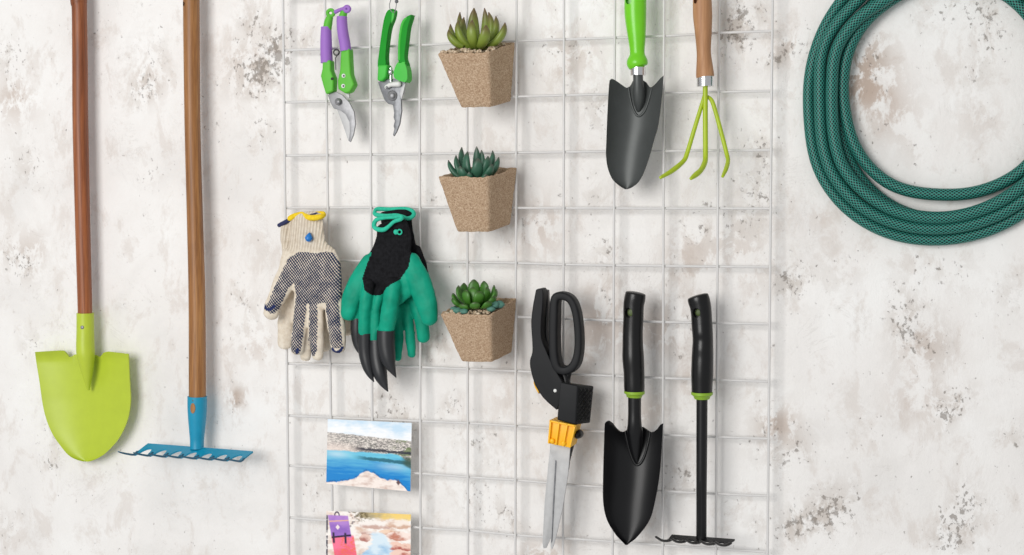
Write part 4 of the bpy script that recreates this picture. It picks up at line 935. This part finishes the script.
def stream(u, v):
    n = vnoise(u, v, 7); k = vnoise(u, v*1.5, 13); f = vnoise(u, v, 28)
    col = mixc(C(252, 246, 240), C(226, 196, 178), .25+1.1*n)
    top_ = sm(.17, .10, v+.03*k)*sm(.36, .42, u)
    col = mixc(col, mixc(C(170, 154, 110), C(250, 214, 110), sm(.42, .85, u)+.6*n), top_*.9)
    col = mixc(col, C(112, 98, 66), sm(.14, .05, abs(u-.40-.35*(v-.05)))*sm(.34, .1, v)*sm(-.1, .25, f)*.9)
    for cx, cy_, rx, ry, c1, c2 in ((.60, .27, .24, .09, C(252, 244, 238), C(206, 170, 158)), (.86, .24, .15, .10, C(250, 236, 224), C(214, 174, 150)), (.72, .42, .10, .06, C(246, 214, 190), C(196, 128, 100)),
                                 (.50, .46, .10, .05, C(240, 220, 210), C(190, 140, 128)), (.87, .50, .16, .10, C(252, 232, 222), C(200, 128, 106)), (.46, .58, .07, .09, C(238, 204, 190), C(176, 110, 100)),
                                 (.80, .72, .13, .10, C(246, 206, 188), C(186, 92, 78)), (.93, .74, .10, .09, C(244, 204, 186), C(180, 92, 80)), (.88, .94, .16, .14, C(246, 210, 194), C(190, 104, 92)), (.86, 1.2, .2, .15, C(244, 214, 200), C(196, 120, 104))):
        e = ((u-cx)/rx)**2+((v-cy_)/ry)**2+.35*k
        col = mixc(col, mixc(c1, c2, sm(-.5, 1, (v-cy_)/ry+1.2*n)), sm(1.05, .85, e)*.95)
    wv = sm(.02, -.02, abs(u-.60+.05*math.sin(v*7))-(.05+.22*(v-.38))+.03*k)*sm(.40, .48, v)
    col = mixc(col, mixc(C(222, 238, 248), C(126, 182, 224), sm(.5, 1.4, v)+.45*n), wv)
    col = mixc(col, C(92, 84, 96), sm(.03, .01, abs(u-.27-.06*math.sin(v*9)))*sm(.05, .3, f)*.8*sm(.5, .3, v))
    x = u-.09*(v-.1); l, r = .012, .262                 # rucksack leaning a little
    lid = sm(.0, .012, x-l)*sm(.0, .012, r-x)
    body = mixc(C(252, 124, 156), C(244, 104, 120), sm(.6, 1.3, v)+.8*n)
    body = mixc(body, C(244, 120, 84), sm(.05, .25, f)*sm(.14, .2, u)*.8)
    col = mixc(col, body, sm(.0, .012, x-l)*sm(.0, .014, r+.03-x)*sm(.50, .56, v))
    col = mixc(col, mixc(C(186, 138, 214), C(150, 106, 196), sm(.1, .55, v)+.5*n), lid*sm(.085, .105, v)*sm(.59, .55, v))
    col = mixc(col, C(244, 190, 140), lid*sm(.016, .008, abs(v-(.235-.18*(u-.05))))*.9)
    col = mixc(col, C(250, 232, 232), sm(1.15, .8, abs(u-.135)/.026+abs(v-.36)/.062))
    col = mixc(col, C(40, 34, 58), lid*sm(.026, .014, abs(v-(.60-.30*(u-.05)))))
    for sx in (.085, .225): col = mixc(col, C(56, 46, 70), sm(.016, .009, abs(u-sx-.03*(v-.5)))*sm(.46, .50, v)*sm(.74, .70, v))
    rr = math.hypot((u-.125)/.028, (v-.085)/.07)
    col = mixc(col, C(74, 58, 88), sm(.30, .18, abs(rr-.9))*sm(.11, .09, v))
    col = mixc(col, C(58, 60, 78), sm(.024, .014, u)*sm(.08, .12, v)*sm(-.3, .1, n+.1))
    return col
def card(corners, fn, name, label, nu, nv, d, curl, vmax=1.0):
    TL, TR, BR, BL = corners; mb = MB(); org = P((BL[0]+BR[0])/2, BL[1], d)
    def pos(u, v, back=0):
        x = (TL[0]*(1-u)+TR[0]*u)*(1-v)+(BL[0]*(1-u)+BR[0]*u)*v; y = (TL[1]*(1-u)+TR[1]*u)*(1-v)+(BL[1]*(1-u)+BR[1]*u)*v
        p = P(x, y, d+curl*(abs(2*u-1)**2)*(.4+.6*v)); return p+Vector((0, back, 0))
    rows = [[mb.vert(pos(i/nu, j/nv)) for i in range(nu+1)] for j in range(nv+1)]; mb.grid(rows)
    root = thing(name, org, label, 'photo print', 'photo prints on the grid')
    me = mb.mesh('picture', org)
    ca = me.color_attributes.new('print', 'FLOAT_COLOR', 'POINT')
    for j in range(nv+1):
        for i in range(nu+1): ca.data[rows[j][i]].color = tuple(fn(i/nu, j/nv*vmax))+(1,)
    put('picture', me, 'print', root, 180)
    mb = MB(); rw = [[mb.vert(pos(i/24, j/12, .0003)) for i in range(25)] for j in range(13)]; rb = [[mb.vert(pos(i/24, j/12, .0009)) for i in range(25)] for j in range(13)]
    mb.grid(rw); mb.grid(rb, flip=True)
    for A_, B_ in ((rw[0], rb[0]), (rw[-1], rb[-1]), ([r[0] for r in rw], [r[0] for r in rb]), ([r[-1] for r in rw], [r[-1] for r in rb])):
        for k in range(len(A_)-1): mb.f.append((A_[k], A_[k+1], B_[k+1], B_[k]))
    part('card_backing', mb, 'card', root, 30)
card([(327.8, 419), (411.7, 423), (410.4, 491.5), (326.2, 483.8)], lake, 'photo_print', 'glossy photo print of a blue quarry lake under a pale sky', 168, 136, .0285, .003)
card([(326.4, 510.6), (410.9, 514.4), (410.4, 580), (326, 575)], stream, 'photo_print', 'photo print of a lilac and pink backpack beside a rocky stream', 168, 136, .0285, .003, 1.45)

# ------------------------------------------------------------------ light
def area(name, loc, target, size, sy_, power, color=(1, 1, 1)):
    l = bpy.data.lights.new(name, 'AREA'); l.shape = 'RECTANGLE'; l.size = size; l.size_y = sy_; l.energy = power; l.color = color
    o = bpy.data.objects.new(name, l); COL.objects.link(o); o.location = loc
    o.rotation_euler = (Vector(target)-Vector(loc)).to_track_quat('-Z', 'Y').to_euler(); return o
area('window_light', (-.62, -2.55, 1.85), (.2, 0, 1.45), 1.3, 1.3, 48, (1, .985, .965))
w = bpy.data.worlds.new('World'); SC.world = w; w.use_nodes = True
bg = w.node_tree.nodes['Background']; bg.inputs['Color'].default_value = (.97, .985, 1, 1); bg.inputs['Strength'].default_value = .50
SC.view_settings.view_transform = 'Standard'; SC.view_settings.look = 'None'; SC.view_settings.gamma = 1
SC.view_settings.use_curve_mapping = False; SC.view_settings.exposure = -0.06
